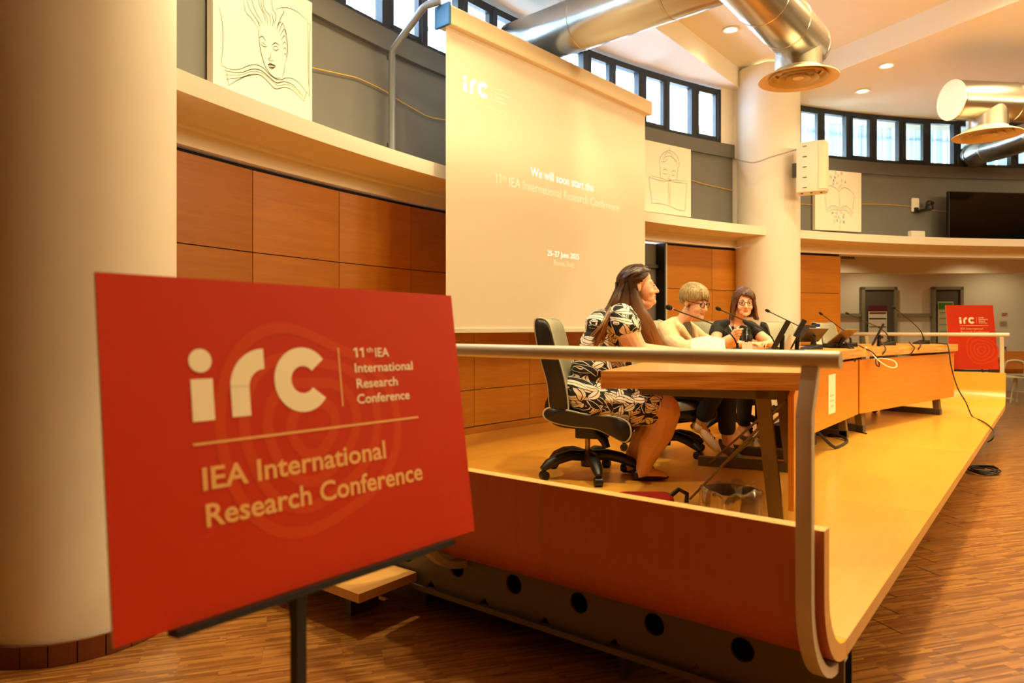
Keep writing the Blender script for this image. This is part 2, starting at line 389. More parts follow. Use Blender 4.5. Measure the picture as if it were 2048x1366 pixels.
# windows
def window(n, a0, a1, step):
    z0, z1 = 3.52, Z_SOF - .02
    root = MB().arc(10.43, 10.50, z0, z0 + .05, a0, a1).arc(10.43, 10.50, z1 - .06, z1, a0, a1).build('window_%d' % n, frame_m); struct(root)
    k = max(1, round(abs(a1 - a0) / step)); 
    for i in range(k + 1):
        a = a0 + (a1 - a0) * i / k
        o = MB().box((0, 0, 0), (.085 if i % 2 else .06, .075, z1 - z0)).build('mullion', frame_m, root); o.location = pol(10.465, a, (z0 + z1) / 2); o.rotation_euler = (0, 0, R_(a - 90))
    for i in range(k):
        am = a0 + (a1 - a0) * (i + .5) / k; wd = 10.46 * R_(step) - .09
        if i % 2 == 0:                                   # opening casements have a second, inner frame
            f = MB()
            for c_, d_ in (((0, 0, .27), (wd, .05, .035)), ((0, 0, -.27), (wd, .05, .035)), ((wd / 2 - .0175, 0, 0), (.035, .05, .57)), ((-wd / 2 + .0175, 0, 0), (.035, .05, .57))): f.box(c_, d_)
            o = f.build('casement_frame', frame_m, root); o.location = pol(10.45, am, (z0 + z1) / 2); o.rotation_euler = (0, 0, R_(am - 90))
        o = MB().box((0, 0, 0), (wd + .03, .008, z1 - z0 - .08)).build('pane', glass_m, root); o.location = pol(10.475, am, (z0 + z1) / 2); o.rotation_euler = (0, 0, R_(am - 90))
window(1, 67.65, 106.0, 2.397)
window(2, 60.55, 24.7, 2.39)
for n, (a0, a1) in ((3, (66.5, 67.6)), ):
    pass
struct(MB().arc(10.36, 10.58, 2.465, Z_WEDGE, 60.6, 66.55).arc(10.42, 10.58, 3.5, Z_WEDGE, 66.55, 67.6).arc(10.42, 10.58, 3.5, Z_WEDGE, 106.0, 124).arc(10.42, 10.58, 3.5, Z_WEDGE, 15, 24.7).build('wall_pier', plaster))
# outside: a screen of upright fins before the panes
fin_m = mat('pale_outdoor_fin', '#c4d6e2', .6)
_nt = fin_m.node_tree; _tr = _nt.nodes.new('ShaderNodeBsdfTranslucent'); _tr.inputs[0].default_value = (.75, .86, .95, 1); _mx = _nt.nodes.new('ShaderNodeMixShader'); _mx.inputs[0].default_value = .6
_nt.links.new(_nt.nodes['Principled BSDF'].outputs[0], _mx.inputs[1]); _nt.links.new(_tr.outputs[0], _mx.inputs[2]); _nt.links.new(_mx.outputs[0], _nt.nodes['Material Output'].inputs[0])
def fins(a0, a1, lab):
    f = MB(); a = a0
    while a < a1:
        p = pol(10.95, a, 3.85); wv = random.choice((.03, .045, .06))
        f.box(p, (wv, .02, 1.0), rz=R_(a - 90 + random.uniform(-20, 20))); a += random.choice((.28, .36, .5))
    f.arc(10.98, 11.0, 4.02, 4.06, a0, a1)
    o = f.build('louvre_fins', fin_m); tag(o, lab, 'louvre', kind='stuff'); return o
fins(24, 61, 'pale blue upright fins outside the clerestory window right of the round column')
fins(67, 107, 'pale upright fins outside the clerestory window above the projection screen')
# ------------------------------------------------------------------ recessed lamps
lamp_on = mat('lamp_glow', '#fff2d0', .4, emit=(1.0, .84, .6), estr=18)
trim_m = mat('lamp_trim', '#f3eee2', .4)
def downlight(p, label):
    t = thing('downlight', label, 'ceiling lamp', p, group='recessed ceiling lamps')
    MB().lathe([(.055, -.002), (.085, -.004), (.088, -.012), (.078, -.018), (.06, -.012), (.055, -.002)], 28).build('trim_ring', trim_m, t, True, world=False)
    MB().lathe([(.0, -.010), (.06, -.010), (.06, -.006), (.0, -.006)], 28).build('lamp_disc', lamp_on, t, world=False)
for p, lab in SEEN: downlight(p, lab)
# ------------------------------------------------------------------ stage
stage = thing('stage', 'raised beech stage with upturned curved ends and perforated grey plinth', 'stage', (6.1, 2.2, 0))
Y0, Y1, YB = .49, 2.26, 4.05
def prof_near(n=10):
    """cross-section of the bent end board, x-z, inner then outer line"""
    inn = [(2.03, .735), (2.03, .56)]; out = [(1.98, .735), (1.98, .56)]
    for i in range(1, n + 1):
        a = math.pi + (math.pi / 2) * i / n
        inn.append((2.23 + .20 * math.cos(a), .56 + .20 * math.sin(a))); out.append((2.23 + .25 * math.cos(a), .56 + .25 * math.sin(a)))
    return inn, out
def end_board(y0, y1, mirror):
    inn, out = prof_near(); fx = (lambda x: 12.2 - x) if mirror else (lambda x: x)
    n = len(inn); m = MB(); vs = []
    for y in (y0 + .001, y1 - .001):
        vs += [(fx(x), y, z) for x, z in inn] + [(fx(x), y, z) for x, z in out]
    N2 = 2 * n
    m.cur = 0
    m.add(vs, [(i, i + 1, N2 + i + 1, N2 + i) for i in range(n - 1)])                       # inside
    m.cur = 1; m.f += [tuple(x for x in (n + i, N2 + n + i, N2 + n + i + 1, n + i + 1)) for i in range(n - 1)]; m.mi += [1] * (n - 1)   # outside
    m.cur = 2
    fs = [(i, n + i, n + i + 1, i + 1) for i in range(n - 1)] + [(N2 + i, N2 + i + 1, N2 + n + i + 1, N2 + n + i) for i in range(n - 1)]
    fs += [(0, N2, N2 + n, n), (n - 1, N2 - 1, 2 * N2 - 1, N2 + n - 1)]
    m.f += fs; m.mi += [2] * len(fs)
    return m.build('end_board', [deck_w, end_shade_w, edge_w], stage, True, 50)
for mir in (False, True):
    end_board(Y0, 1.425, mir); end_board(1.425, Y1, mir)
# deck boards (joints run across the stage)
def slab(x0, x1, y0, y1, z0, z1, name='deck_board'):
    m = MB(); vs = [(x, y, z) for z in (z0, z1) for x, y in ((x0, y0), (x1, y0), (x1, y1), (x0, y1))]
    m.cur = 1; m.add(vs, [(3, 2, 1, 0), (0, 1, 5, 4), (1, 2, 6, 5), (2, 3, 7, 6), (3, 0, 4, 7)]); m.cur = 0; m.f.append((4, 5, 6, 7)); m.mi.append(0)
    return m.build(name, [deck_w, edge_w], stage)
xs = [2.231, 4.0, 6.1, 8.2, 9.969]; ys = [Y0, 1.425, Y1, 3.2, YB]
def wall_slab(x0, x1, y0):
    ps = [(x0, y0), (x1, y0)] + [(x, CEN.y + math.sqrt(10.38 ** 2 - (x - CEN.x) ** 2)) for x in [x1 + (x0 - x1) * k / 8 for k in range(9)]]
    m = MB(); m.prism(ps, .31, DECK); m.mi = [1, 0] + [1] * len(ps); return m.build('deck_board', [deck_w, edge_w], stage)
for i in range(4): wall_slab(xs[i] + .0008, xs[i + 1] - .0008, ys[3] + .0008) if i < 3 else None
for i in range(4):
    for j in range(3): slab(xs[i] + .0008, xs[i + 1] - .0008, ys[j] + .0008, ys[j + 1] - .0008, .31, DECK)
slab(9.97, 10.4, ys[2] + .0008, ys[3] - .6, .31, DECK)
MB().prism([(8.2008, 3.2008), (9.968, 3.2008)] + [], .31, DECK) if False else None
# perforated plinth on the near side, plain plinth in front
pl_m = mat('plinth_grey_paint', '#6b5f48', .55)
pl = MB(); xh = 2.22; hy = [.489 + .31 * i for i in range(6)]; cell = .31; z0, z1 = .12, .31; rad = .039; zc = .244
def holed(y0, y1, yc):
    n = 24; vs = []
    for x in (xh, xh + .012):
        for k in range(n):
            a = 2 * math.pi * k / n; vs.append((x, yc + rad * math.cos(a), zc + rad * math.sin(a)))
        for k in range(n):
            a = 2 * math.pi * k / n; c, s_ = math.cos(a), math.sin(a)
            t = min(((y1 - yc) if c > 0 else (yc - y0)) / max(1e-6, abs(c)), ((z1 - zc) if s_ > 0 else (zc - z0)) / max(1e-6, abs(s_)))
            vs.append((x, yc + c * t, zc + s_ * t))
    fs = []
    for k in range(n):
        k2 = (k + 1) % n; fs += [(k, k2, n + k2, n + k), (2 * n + k, 3 * n + k, 3 * n + k2, 2 * n + k2), (k, 2 * n + k, 2 * n + k2, k2)]
    # corners cut off by the radial ring
    pl.add(vs, fs)
    for x in (xh, xh + .012):
        for cy, cz in ((y0, z0), (y1, z0), (y0, z1), (y1, z1)):
            pass
for i in range(1, 7):
    yc = .799 + .31 * (i - 1); holed(yc - .155, yc + .155, yc)
pl.box((xh + .006, .57, (z0 + z1) / 2), (.012, .148, z1 - z0))
pl.box((xh - .012, 1.5, z0 - .004), (.05, 2.0, .008)); pl.box((xh - .035, 1.5, z0 + .004), (.006, 2.0, .02))
pl.build('plinth', pl_m, stage)
MB().box((xh + .12, 1.5, .2), (.01, 2.0, .22)).build('hollow_shade_sheet', blackp, stage)  # black sheet puts in the shade of the hollow behind the holes
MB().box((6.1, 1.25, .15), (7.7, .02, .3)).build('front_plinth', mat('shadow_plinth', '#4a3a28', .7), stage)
MB().box((9.97, 2.6, .15), (.02, 2.6, .3)).build('side_plinth', pl_m, stage); MB().box((2.3, 3.1, .15), (.02, 1.6, .3)).build('side_plinth', pl_m, stage)
# the wooden step on the left end
st = thing('step', 'low beech step on a grey bracket at the left end of the stage', 'step', (2.0, 2.8, 0))
MB().box((2.04, 2.86, .18 - .019), (.33, 1.18, .038)).build('tread', [edge_w], st)
for yy in (2.48, 3.2): MB().box((2.07, yy, .075), (.16, .035, .15)).build('bracket', steel_d, st)
# ------------------------------------------------------------------ rails
def rail(mir, label):
    fx = (lambda x: 12.2 - x) if mir else (lambda x: x)
    t = thing('handrail', label, 'rail', (fx(2.0), 1.3, .3), group=None)
    MB().tube([(fx(2.0), .455, 1.193), (fx(2.0), .462, 1.193), (fx(2.0), 2.19, 1.193), (fx(2.0), 2.2, 1.193)], [.022, .024, .024, .022], 28).build('rail_tube', steel, t, True)
    for y in (.531, 2.0):
        path = [(fx(1.997), y, 1.172), (fx(1.99), y, 1.14), (fx(1.945), y, 1.046), (fx(1.945), y, .56)]
        for i in range(1, 11):
            a = math.pi + math.pi / 2 * i / 10; path.append((fx(2.23 + .285 * math.cos(a)), y, .56 + .285 * math.sin(a)))
        path.append((fx(2.36), y, .275))
        MB().sweep(path, .042, .030, (0, 1, 0)).build('post', steel, t, True, 30, bevel=.003)
    return t
rail(False, 'satin steel handrail on bent posts at the near end of the stage')
rail(True, 'satin steel handrail at the far end of the stage before the red portrait sign')
# ------------------------------------------------------------------ lettering
def text_mesh(body, x0, x1, base, cap, bold=0.0):
    """flat lettering fitted between x0 and x1 on a baseline, capitals 'cap' high"""
    cu = bpy.data.curves.new('lettering', 'FONT'); cu.body = body; cu.size = 1; cu.offset = bold; cu.resolution_u = 3
    o = bpy.data.objects.new('lettering', cu); COL.objects.link(o)
    dg = bpy.context.evaluated_depsgraph_get(); me = bpy.data.meshes.new_from_object(o.evaluated_get(dg))
    bpy.data.objects.remove(o); bpy.data.curves.remove(cu)
    xs_ = [v.co.x for v in me.vertices]; a, b = min(xs_), max(xs_)
    sx = (x1 - x0) / (b - a); sy = cap / .729
    vs = [((v.co.x - a) * sx + x0, v.co.y * sy + base, 0) for v in me.vertices]; fs = [tuple(p.vertices) for p in me.polygons]
    bpy.data.meshes.remove(me); return vs, fs
def plane_xf(origin, u, n):
    """local x along u, local y up in the plane, z = n towards the viewer"""
    u = Vector(u).normalized(); n = Vector(n).normalized(); v = n.cross(u)
    m = Matrix((u, v, n)).transposed().to_4x4(); m.translation = origin; return m
def ring_seg(c, r0, r1, a0, a1, n=24):
    vs = []
    for i in range(n + 1):
        a = R_(a0 + (a1 - a0) * i / n); vs += [(c[0] + r0 * math.cos(a), c[1] + r0 * math.sin(a), 0), (c[0] + r1 * math.cos(a), c[1] + r1 * math.sin(a), 0)]
    return vs, [(2 * i, 2 * i + 1, 2 * i + 3, 2 * i + 2) for i in range(n)]
def quad(x0, y0, x1, y1): return [(x0, y0, 0), (x1, y0, 0), (x1, y1, 0), (x0, y1, 0)], [(0, 1, 2, 3)]
def logo(mb, xf, k=1.0, ox=0.0, oy=0.0):
    """the three rounded letters i r c, designed in metres on an A1 board"""
    T = xf @ Matrix.Translation((ox, oy, 0)) @ Matrix.Scale(k, 4)
    mb.add(*quad(.146, .3355, .187, .4107), T); mb.add(*ring_seg((.1658, .4437), 0.0, .0215, 0, 360, 32), T)
    mb.add(*quad(.2206, .3372, .2584, .394), T)
    vs, fs = [], []
    n = 14
    for i in range(n + 1):
        a = R_(180 - 90 * i / n); cx, cy = .2925, .392
        vs += [(cx + .0335 * math.cos(a), cy + .0322 * math.sin(a), 0), (cx + .0722 * math.cos(a), cy + .0718 * math.sin(a), 0)]
    fs = [(2 * i, 2 * i + 1, 2 * i + 3, 2 * i + 2) for i in range(n)]; mb.add(vs, fs, T)
    mb.add(*ring_seg((.378, .3995), .0275, .0655, 38, 322, 40), T)
def stroke(mb, pts, wd, xf):
    """a drawn line: a flat ribbon along a smooth curve"""
    P = crom([(p[0], p[1], 0) for p in pts], 5) if len(pts) > 2 else [Vector((p[0], p[1], 0)) for p in pts]
    n = len(P); vs = []
    for i, p in enumerate(P):
        t = P[min(i + 1, n - 1)] - P[max(i - 1, 0)]; t = t.normalized() if t.length > 1e-9 else Vector((1, 0, 0)); q = Vector((-t.y, t.x, 0))
        w2 = wd * (.45 + .55 * math.sin(math.pi * min(.999, (i + .6) / n))) / 2; vs += [p + q * w2, p - q * w2]
    mb.add(vs, [(2 * i, 2 * i + 1, 2 * i + 3, 2 * i + 2) for i in range(n - 1)], xf)
# ------------------------------------------------------------------ red conference boards
def red_board(name):
    m = bpy.data.materials.new(name); m.use_nodes = True; b = m.node_tree.nodes['Principled BSDF']
    b.inputs['Base Color'].default_value = lin('#c83206'); b.inputs['Roughness'].default_value = .6; b.inputs['Specular IOR Level'].default_value = .18; return m
red_m = red_board('red_print'); ring_m = mat('red_print_pale', '#d0430f', .6, spec=.18); ring_d = mat('red_print_dark', '#c2330f', .55)
cream_i = mat('cream_ink', '#fff3d4', .6); gold_i = mat('gold_ink', '#f0b468', .6); foam_m = mat('foam_board_edge', '#f2ece0', .7)
def contour_rings(mb, xf, c, s, radii):
    for k, r in enumerate(radii):
        P = []
        for i in range(48):
            a = 2 * math.pi * i / 48; rr = r * s * (1 + .12 * math.sin(2 * a + 1.1 + .25 * k) + .07 * math.sin(3 * a + .5 * k))
            P.append(Vector((c[0] + rr * math.cos(a) * .95, c[1] + rr * math.sin(a) * 1.1, 0)))
        wd = .022 * s; vs = []
        for i in range(48):
            d = (P[i] - Vector((c[0], c[1], 0))).normalized(); vs += [P[i] - d * wd / 2, P[i] + d * wd / 2]
        mb.add(vs, [(2 * i, 2 * i + 1, (2 * i + 3) % 96, (2 * i + 2) % 96) for i in range(48)], xf)
# near board: A1 landscape on an easel
brd = thing('conference_sign', 'large red landscape board reading irc on the easel in front', 'sign', (.8937, 1.1906, 1.0726 - .3))
sx_ = Vector((math.cos(-.0068) * math.cos(-.0104), math.sin(-.0068), math.sin(-.0104)))
n0 = Vector((.0068, 1, 0)); vv = Vector((0, 0, math.cos(.1448))) + n0 * math.sin(.1448); vv = (vv - sx_ * vv.dot(sx_)).normalized()
nrm = sx_.cross(vv)
ctr = Vector((.8937, 1.1906, 1.0726)); X = plane_xf(ctr - sx_ * .4205 - vv * .297, sx_, nrm)
m_ = MB(); m_.add(*quad(0, 0, .841, .594), X @ Matrix.Translation((0, 0, .0002)))
m_.build('printed_face', red_m, brd)
m_ = MB(); m_.add([(x, y, z) for z in (-.006, 0) for x, y in ((0, 0), (.841, 0), (.841, .594), (0, .594))], [(3, 2, 1, 0), (4, 5, 6, 7), (0, 1, 5, 4), (1, 2, 6, 5), (2, 3, 7, 6), (3, 0, 4, 7)], X); m_.build('foam_panel', foam_m, brd)
m_ = MB(); contour_rings(m_, X @ Matrix.Translation((0, 0, .0005)), (.395, .30), 1, (.05, .10, .15, .2)); m_.build('contour_print', ring_m, brd)['kind'] = 'stuff'
Xt = X @ Matrix.Translation((0, 0, .001))
m_ = MB(); logo(m_, Xt); m_.build('logo_print', cream_i, brd)['kind'] = 'stuff'
m_ = MB(); m_.cur = 0
[m_.add([(x + .006, .4416, 0), (x + .0105, .4416, 0), (x + .0105, .4626, 0), (x + .0065, .4626, 0), (x, .4595, 0), (x, .4555, 0), (x + .006, .4582, 0)], [(0, 1, 2, 3, 6), (3, 4, 5, 6)], Xt) for x in (.5115, .5285)]; m_.add(*text_mesh('th', .5475, .5655, .4525, .0115, .005), Xt); m_.add(*text_mesh('IEA', .572, .6124, .4416, .021, .012), Xt)
m_.add(*text_mesh('International', .511, .6822, .4085, .021, .012), Xt); m_.add(*text_mesh('Research', .5126, .6309, .3743, .021, .012), Xt); m_.add(*text_mesh('Conference', .5105, .664, .3405, .021, .012), Xt)
m_.build('small_lettering', cream_i, brd)['kind'] = 'stuff'
m_ = MB(); m_.add(*text_mesh('IEA International', .157, .5771, .2152, .0405, .020), Xt); m_.add(*text_mesh('Research Conference', .159, .682, .1515, .0405, .020), Xt)
m_.add(*quad(.469, .338, .4728, .4635), Xt); m_.add(*quad(.1434, .2935, .6855, .2982), Xt); m_.build('gold_lettering', gold_i, brd)['kind'] = 'stuff'
es = thing('easel', 'black metal easel holding up the large red landscape board', 'easel', (.9, 1.25, 0))
ms = at(597, 1.36, 0.72)
MB().box((ms.x, ms.y, .38), (.022, .022, .76)).build('mast', blackp, es)
MB().tube([(ms.x, ms.y + .01, .70), (ms.x, 1.30, 1.30)], .010, 8).build('mast', blackp, es)
MB().tube([(ms.x - .02, ms.y + .0, .46), (ms.x - .33, 1.75, .01)], .010, 8).build('leg', blackp, es)
MB().tube([(ms.x + .02, ms.y + .0, .46), (ms.x + .33, 1.75, .01)], .010, 8).build('leg', blackp, es)
b0 = ctr - vv * .297; MB().box(b0 + sx_ * .0 - vv * .007 - nrm * .0, (.66, .036, .012), rot=plane_xf(Vector(), sx_, nrm).to_3x3() @ Matrix.Rotation(R_(90), 3, 'X')).build('shelf_bar', blackp, es)
# far board: A1 portrait
fb = thing('conference_sign', 'red portrait board reading irc beyond the far handrail', 'sign', tuple(at(1952, 9.0, .75)))
pc = at(1950, 9.0, .742); fn = Vector((-.83, -.55, 0)).normalized(); fu = Vector((-fn.y, fn.x, 0)); fn2 = (fn + Vector((0, 0, .16))).normalized()
X = plane_xf(pc - fu * .297, fu, fn2)
m_ = MB(); m_.add(*quad(0, 0, .594, .841), X @ Matrix.Translation((0, 0, .0003))); m_.build('printed_face', red_m, fb)
m_ = MB(); m_.add([(x, y, z) for z in (-.01, 0) for x, y in ((0, 0), (.594, 0), (.594, .841), (0, .841))], [(3, 2, 1, 0), (4, 5, 6, 7), (0, 1, 5, 4), (1, 2, 6, 5), (2, 3, 7, 6), (3, 0, 4, 7)], X); m_.build('foam_panel', foam_m, fb)
m_ = MB(); contour_rings(m_, X @ Matrix.Translation((0, 0, .001)), (.40, .25), .9, (.05, .1, .15, .2)); m_.build('contour_print', ring_m, fb)['kind'] = 'stuff'
k = .66; ox, oy = .06, .375; Xt = X @ Matrix.Translation((ox, oy, .002)) @ Matrix.Scale(k, 4)
m_ = MB(); logo(m_, Xt); m_.build('logo_print', cream_i, fb)['kind'] = 'stuff'
m_ = MB()
for s_, a, b, y in (('11th IEA', .5108, .6124, .4416), ('International', .511, .6822, .4085), ('Research', .5126, .6309, .3743), ('Conference', .5105, .664, .3405)): m_.add(*text_mesh(s_, a, b, y, .022, .012), Xt)
m_.build('small_lettering', cream_i, fb)['kind'] = 'stuff'
m_ = MB(); m_.add(*text_mesh('IEA International', .157, .5771, .2152, .0405, .008), Xt); m_.add(*text_mesh('Research Conference', .159, .682, .1515, .0405, .008), Xt); m_.add(*quad(.469, .338, .4735, .4635), Xt); m_.add(*quad(.1434, .2925, .6855, .2992), Xt); m_.build('gold_lettering', gold_i, fb)['kind'] = 'stuff'
e2 = thing('easel', 'black easel behind the red portrait board past the far handrail', 'easel', (pc.x, pc.y, 0)); bk = -fn
for sgn in (-1, 1): MB().tube([pc + bk * .24 + fu * .05 * sgn + Vector((0, 0, .8)), pc + bk * .10 + fu * .30 * sgn + Vector((0, 0, -.735))], .012, 8).build('leg', blackp, e2)
MB().tube([pc + bk * .25 + Vector((0, 0, .78)), pc + bk * .8 + Vector((0, 0, -.735))], .012, 8).build('leg', blackp, e2)
MB().box(pc - Vector((0, 0, .02)), (.5, .05, .02), rz=math.atan2(fu.y, fu.x)).build('shelf_bar', blackp, e2)
# ------------------------------------------------------------------ projection screen
scr = thing('projection_screen', 'large pulled-down projection screen with its cream case on the wall', 'projection screen', (4.98, 3.35, 1.27))
a_, b_ = at(892, 4.95, 0), at(1290, 7.03, 0); su = (b_ - a_).normalized(); sn = Vector((su.y, -su.x, 0)); SW = (b_ - a_).length
fab_m = mat('screen_fabric', '#f3e8d6', .85)
zb, zt = 1.275, 3.44
X = plane_xf(Vector((a_.x, a_.y, zb)), su, sn)
def slabX(mb, x0, y0, z0, x1, y1, z1, X):
    mb.add([(x, y, z) for z in (z0, z1) for x, y in ((x0, y0), (x1, y0), (x1, y1), (x0, y1))], [(3, 2, 1, 0), (4, 5, 6, 7), (0, 1, 5, 4), (1, 2, 6, 5), (2, 3, 7, 6), (3, 0, 4, 7)], X); return mb
slabX(MB(), 0, 0, -.002, SW, zt - zb + .03, 0, X).build('fabric', fab_m, scr)
slabX(MB(), -.01, -.035, -.016, SW + .01, 0, .016, X).build('bottom_bar', white_p, scr, bevel=.006)
slabX(MB(), -.005, zt - zb - .02, -.08, SW + .05, zt - zb + .115, .055, X).build('case', mat('screen_case', '#efdcb8', .4), scr, bevel=.012)
slabX(MB(), -.03, zt - zb - .03, -.09, -.005, zt - zb + .13, .06, X).build('end_cap', mat('blue_end_cap', '#2f6ea5', .4), scr, bevel=.01)
kx = SW / 3.0; Xs = X @ Matrix.Translation((0, 0, .0015)) @ Matrix.Diagonal((kx, .985, 1, 1))
sl_w = mat('projected_white', '#ffffff', .8, emit=(1, .96, .90), estr=.55); sl_y = mat('projected_cream', '#fff6dc', .8, emit=(1, .92, .72), estr=.22)
m_ = MB(); k = .0985 / .0752 * .9
logo(m_, Xs, 1.0, .0, .0) if False else None
LX = Xs @ Matrix.Translation((.186 - .146 * .99, 1.755 - .3355 * .93, 0)) @ Matrix.Diagonal((.99, .93, 1, 1)); logo(m_, LX)
m_.build('logo_projection', sl_w, scr)['kind'] = 'stuff'
m_ = MB()
for s_, a, b, y in (('11th IEA', .5579, .66, 1.856), ('International', .5579, .7297, 1.825), ('Research', .5579, .67, 1.793), ('Conference', .5579, .7124, 1.762)): m_.add(*text_mesh(s_, a, b, y, .018, .006), Xs)
m_.add(*quad(.5125, 1.758, .516, 1.872), Xs); m_.add(*text_mesh('Researching education for sustainable futures', .19, .725, 1.688, .014), Xs)
[m_.add([(x + .014, 1.13, 0), (x + .022, 1.13, 0), (x + .022, 1.207, 0), (x + .015, 1.207, 0), (x, 1.197, 0), (x, 1.188, 0), (x + .014, 1.196, 0)], [(0, 1, 2, 3, 6), (3, 4, 5, 6)], Xs) for x in (.565, .61)]; m_.add(*text_mesh('th', .65, .70, 1.172, .034), Xs); m_.add(*text_mesh('IEA International Research Conference', .74, 2.465, 1.13, .077), Xs)
m_.add(*text_mesh('Rome, Italy', 1.36, 1.682, .54, .05), Xs); m_.build('cream_projection', sl_y, scr)['kind'] = 'stuff'
m_ = MB(); m_.add(*text_mesh('We will soon start the', 1.028, 2.003, 1.258, .077, .0), Xs); m_.add(*text_mesh('25–27 June 2025', 1.268, 1.758, .615, .05), Xs); m_.build('white_projection', sl_w, scr)['kind'] = 'stuff'
br = thing('screen_bracket', 'bent grey tube bracket carrying the left end of the projection screen', 'bracket', tuple(at(784, 5.1, 2.47)))
MB().tube([at(784, 5.12, py=303), at(784, 5.12, py=110), at(787, 5.1, py=98), at(846, 4.98, py=16), at(854, 4.96, py=10), at(880, 4.93, py=2)], .026, 12).build('tube', mat('bracket_grey', '#8d939a', .4, .5), br, True)
for py in (115, 290): MB().box(at(781, 5.16, py=py), (.03, .05, .03)).build('clamp', steel_d, br)
# ------------------------------------------------------------------ canvases with drawings
ink = mat('charcoal_line', '#4a443a', .9); cv_m = mat('canvas_front', '#f3e9d6', .85)
def canvas(am, zc, label):
    t = thing('canvas', label, 'picture', pol(10.36, am, zc), R_(am - 90))
    MB().box((0, .012, 0), (.77, .05, .79)).build('stretched_canvas', cv_m, t, bevel=.003, world=False)
    n = Vector((0, -1, 0)); return t, plane_xf(Vector((-.385, -.0135, -.395)), Vector((1, 0, 0)), n)
def wall_d(px, R):
    v = RT * ((px - 1024) / F_PX) + FW; a = v.dot(v); b = -2 * v.dot(CEN); c = CEN.dot(CEN) - R * R
    return (-b + math.sqrt(b * b - 4 * a * c)) / (2 * a)
def wall_a(px, R):
    p = at(px, wall_d(px, R), 0) - CEN; return math.degrees(math.atan2(p.y, p.x))
def wall_pt(px, py, R): return at(px, wall_d(px, R), py=py)
def map1(P):
    out = []
    for x, y in P:
        px, py = 340 + x / 3.414, y / 3.414; u = (px - 433.7) / 199.3; out.append((u * .77, (164 + 79 * u - py) / (287 - 43 * u) * .79))
    return out
def map2(P): return [((x - 112) / 238 * .77, ((1075 + 37 * (x - 112) / 238) - y) / (370 - 18 * (x - 112) / 238) * .79) for x, y in P]
def map3(P): return [((x - 497) / 573 * .77, ((1235 + 33 * (x - 497) / 573) - y) / (784 - 34 * (x - 497) / 573) * .79) for x, y in P]
a1 = (wall_a(433.7, 10.32) + wall_a(633, 10.32)) / 2
t, X = canvas(a1, 3.01, 'canvas drawing of a sleeping face rising from an open book, left of the screen')
S1 = [(2.2, [(355, 0), (375, 120), (378, 250), (368, 405)]), (2.6, [(368, 405), (420, 430), (480, 430), (540, 405), (590, 400), (640, 425), (680, 470), (720, 500), (760, 510), (800, 500), (850, 510), (900, 545), (945, 600), (980, 640)]),
      (2, [(980, 640), (970, 500), (968, 300), (965, 120)]), (2, [(965, 120), (900, 60), (830, 20), (770, 10), (720, 20)]), (1.6, [(985, 145), (976, 300), (976, 640)]), (1.6, [(965, 135), (985, 145)]),
      (3, [(385, 440), (480, 455), (560, 430), (620, 440), (680, 490), (730, 530), (790, 525), (860, 560), (930, 640)]), (2.6, [(400, 500), (480, 490), (560, 465), (620, 475), (670, 520), (720, 570), (790, 565), (850, 590), (935, 670)]),
      (2, [(410, 545), (470, 505), (540, 475), (610, 470)]), (1.6, [(392, 470), (480, 472), (560, 447), (630, 460), (690, 508), (740, 550), (800, 545), (860, 575), (940, 660)]), (1.5, [(395, 430), (405, 490), (412, 545)]), (1.5, [(960, 600), (945, 640), (935, 672)]),
      (3, [(605, 150), (608, 210), (615, 280), (630, 350), (650, 410), (680, 460), (720, 495), (760, 500)]), (2, [(790, 400), (785, 450), (770, 495)]), (2.4, [(770, 110), (795, 170), (805, 230), (812, 290), (805, 350), (795, 400)]),
      (3, [(610, 212), (632, 204), (655, 240)]), (3, [(697, 268), (720, 252), (750, 270)]), (2.6, [(618, 255), (640, 275), (662, 277)]), (2.6, [(702, 290), (725, 306), (746, 294)]), (2, [(622, 240), (645, 258), (656, 272)]), (2, [(704, 282), (724, 276), (742, 286)]),
      (2, [(690, 320), (686, 350), (672, 364), (690, 376), (712, 370)]), (2.6, [(668, 400), (685, 392), (700, 400), (720, 412), (702, 430), (682, 425), (668, 400)]), (5, [(672, 404), (690, 402), (716, 412)]), (4, [(678, 416), (695, 422), (710, 420)])]
for q in ([(600, 145), (560, 80), (520, 30), (505, -60)], [(640, 120), (600, 60), (570, -10), (540, -120)], [(655, 115), (640, 50), (610, -20), (590, -140)], [(690, 120), (680, 60), (640, 0), (640, -120)], [(710, 135), (725, 60), (700, 10), (690, -100)], [(735, 135), (760, 80), (782, 40), (770, 10)],
          [(622, 135), (585, 75), (545, 10), (520, -80)], [(670, 125), (660, 70), (630, 10), (615, -80)], [(730, 160), (745, 120), (765, 105)], [(745, 180), (772, 120), (786, 150)], [(755, 205), (785, 160), (798, 200)], [(762, 235), (790, 205), (804, 250)], [(770, 265), (792, 250), (808, 290)], [(778, 300), (795, 290), (806, 330)], [(785, 340), (796, 330), (803, 360)], [(612, 150), (600, 100), (580, 70)], [(700, 140), (706, 90), (690, 40)]):
    S1.append((2.2, q))
m_ = MB()
for wd, P in S1: stroke(m_, map1(P), wd * .0021, X)
o = m_.build('drawing', ink, t, world=False); o['kind'] = 'stuff'
a2 = (wall_a(1293, 10.32) + wall_a(1386, 10.32)) / 2
t, X = canvas(a2, 2.965, 'canvas drawing of a woman reading an open book, right of the screen')
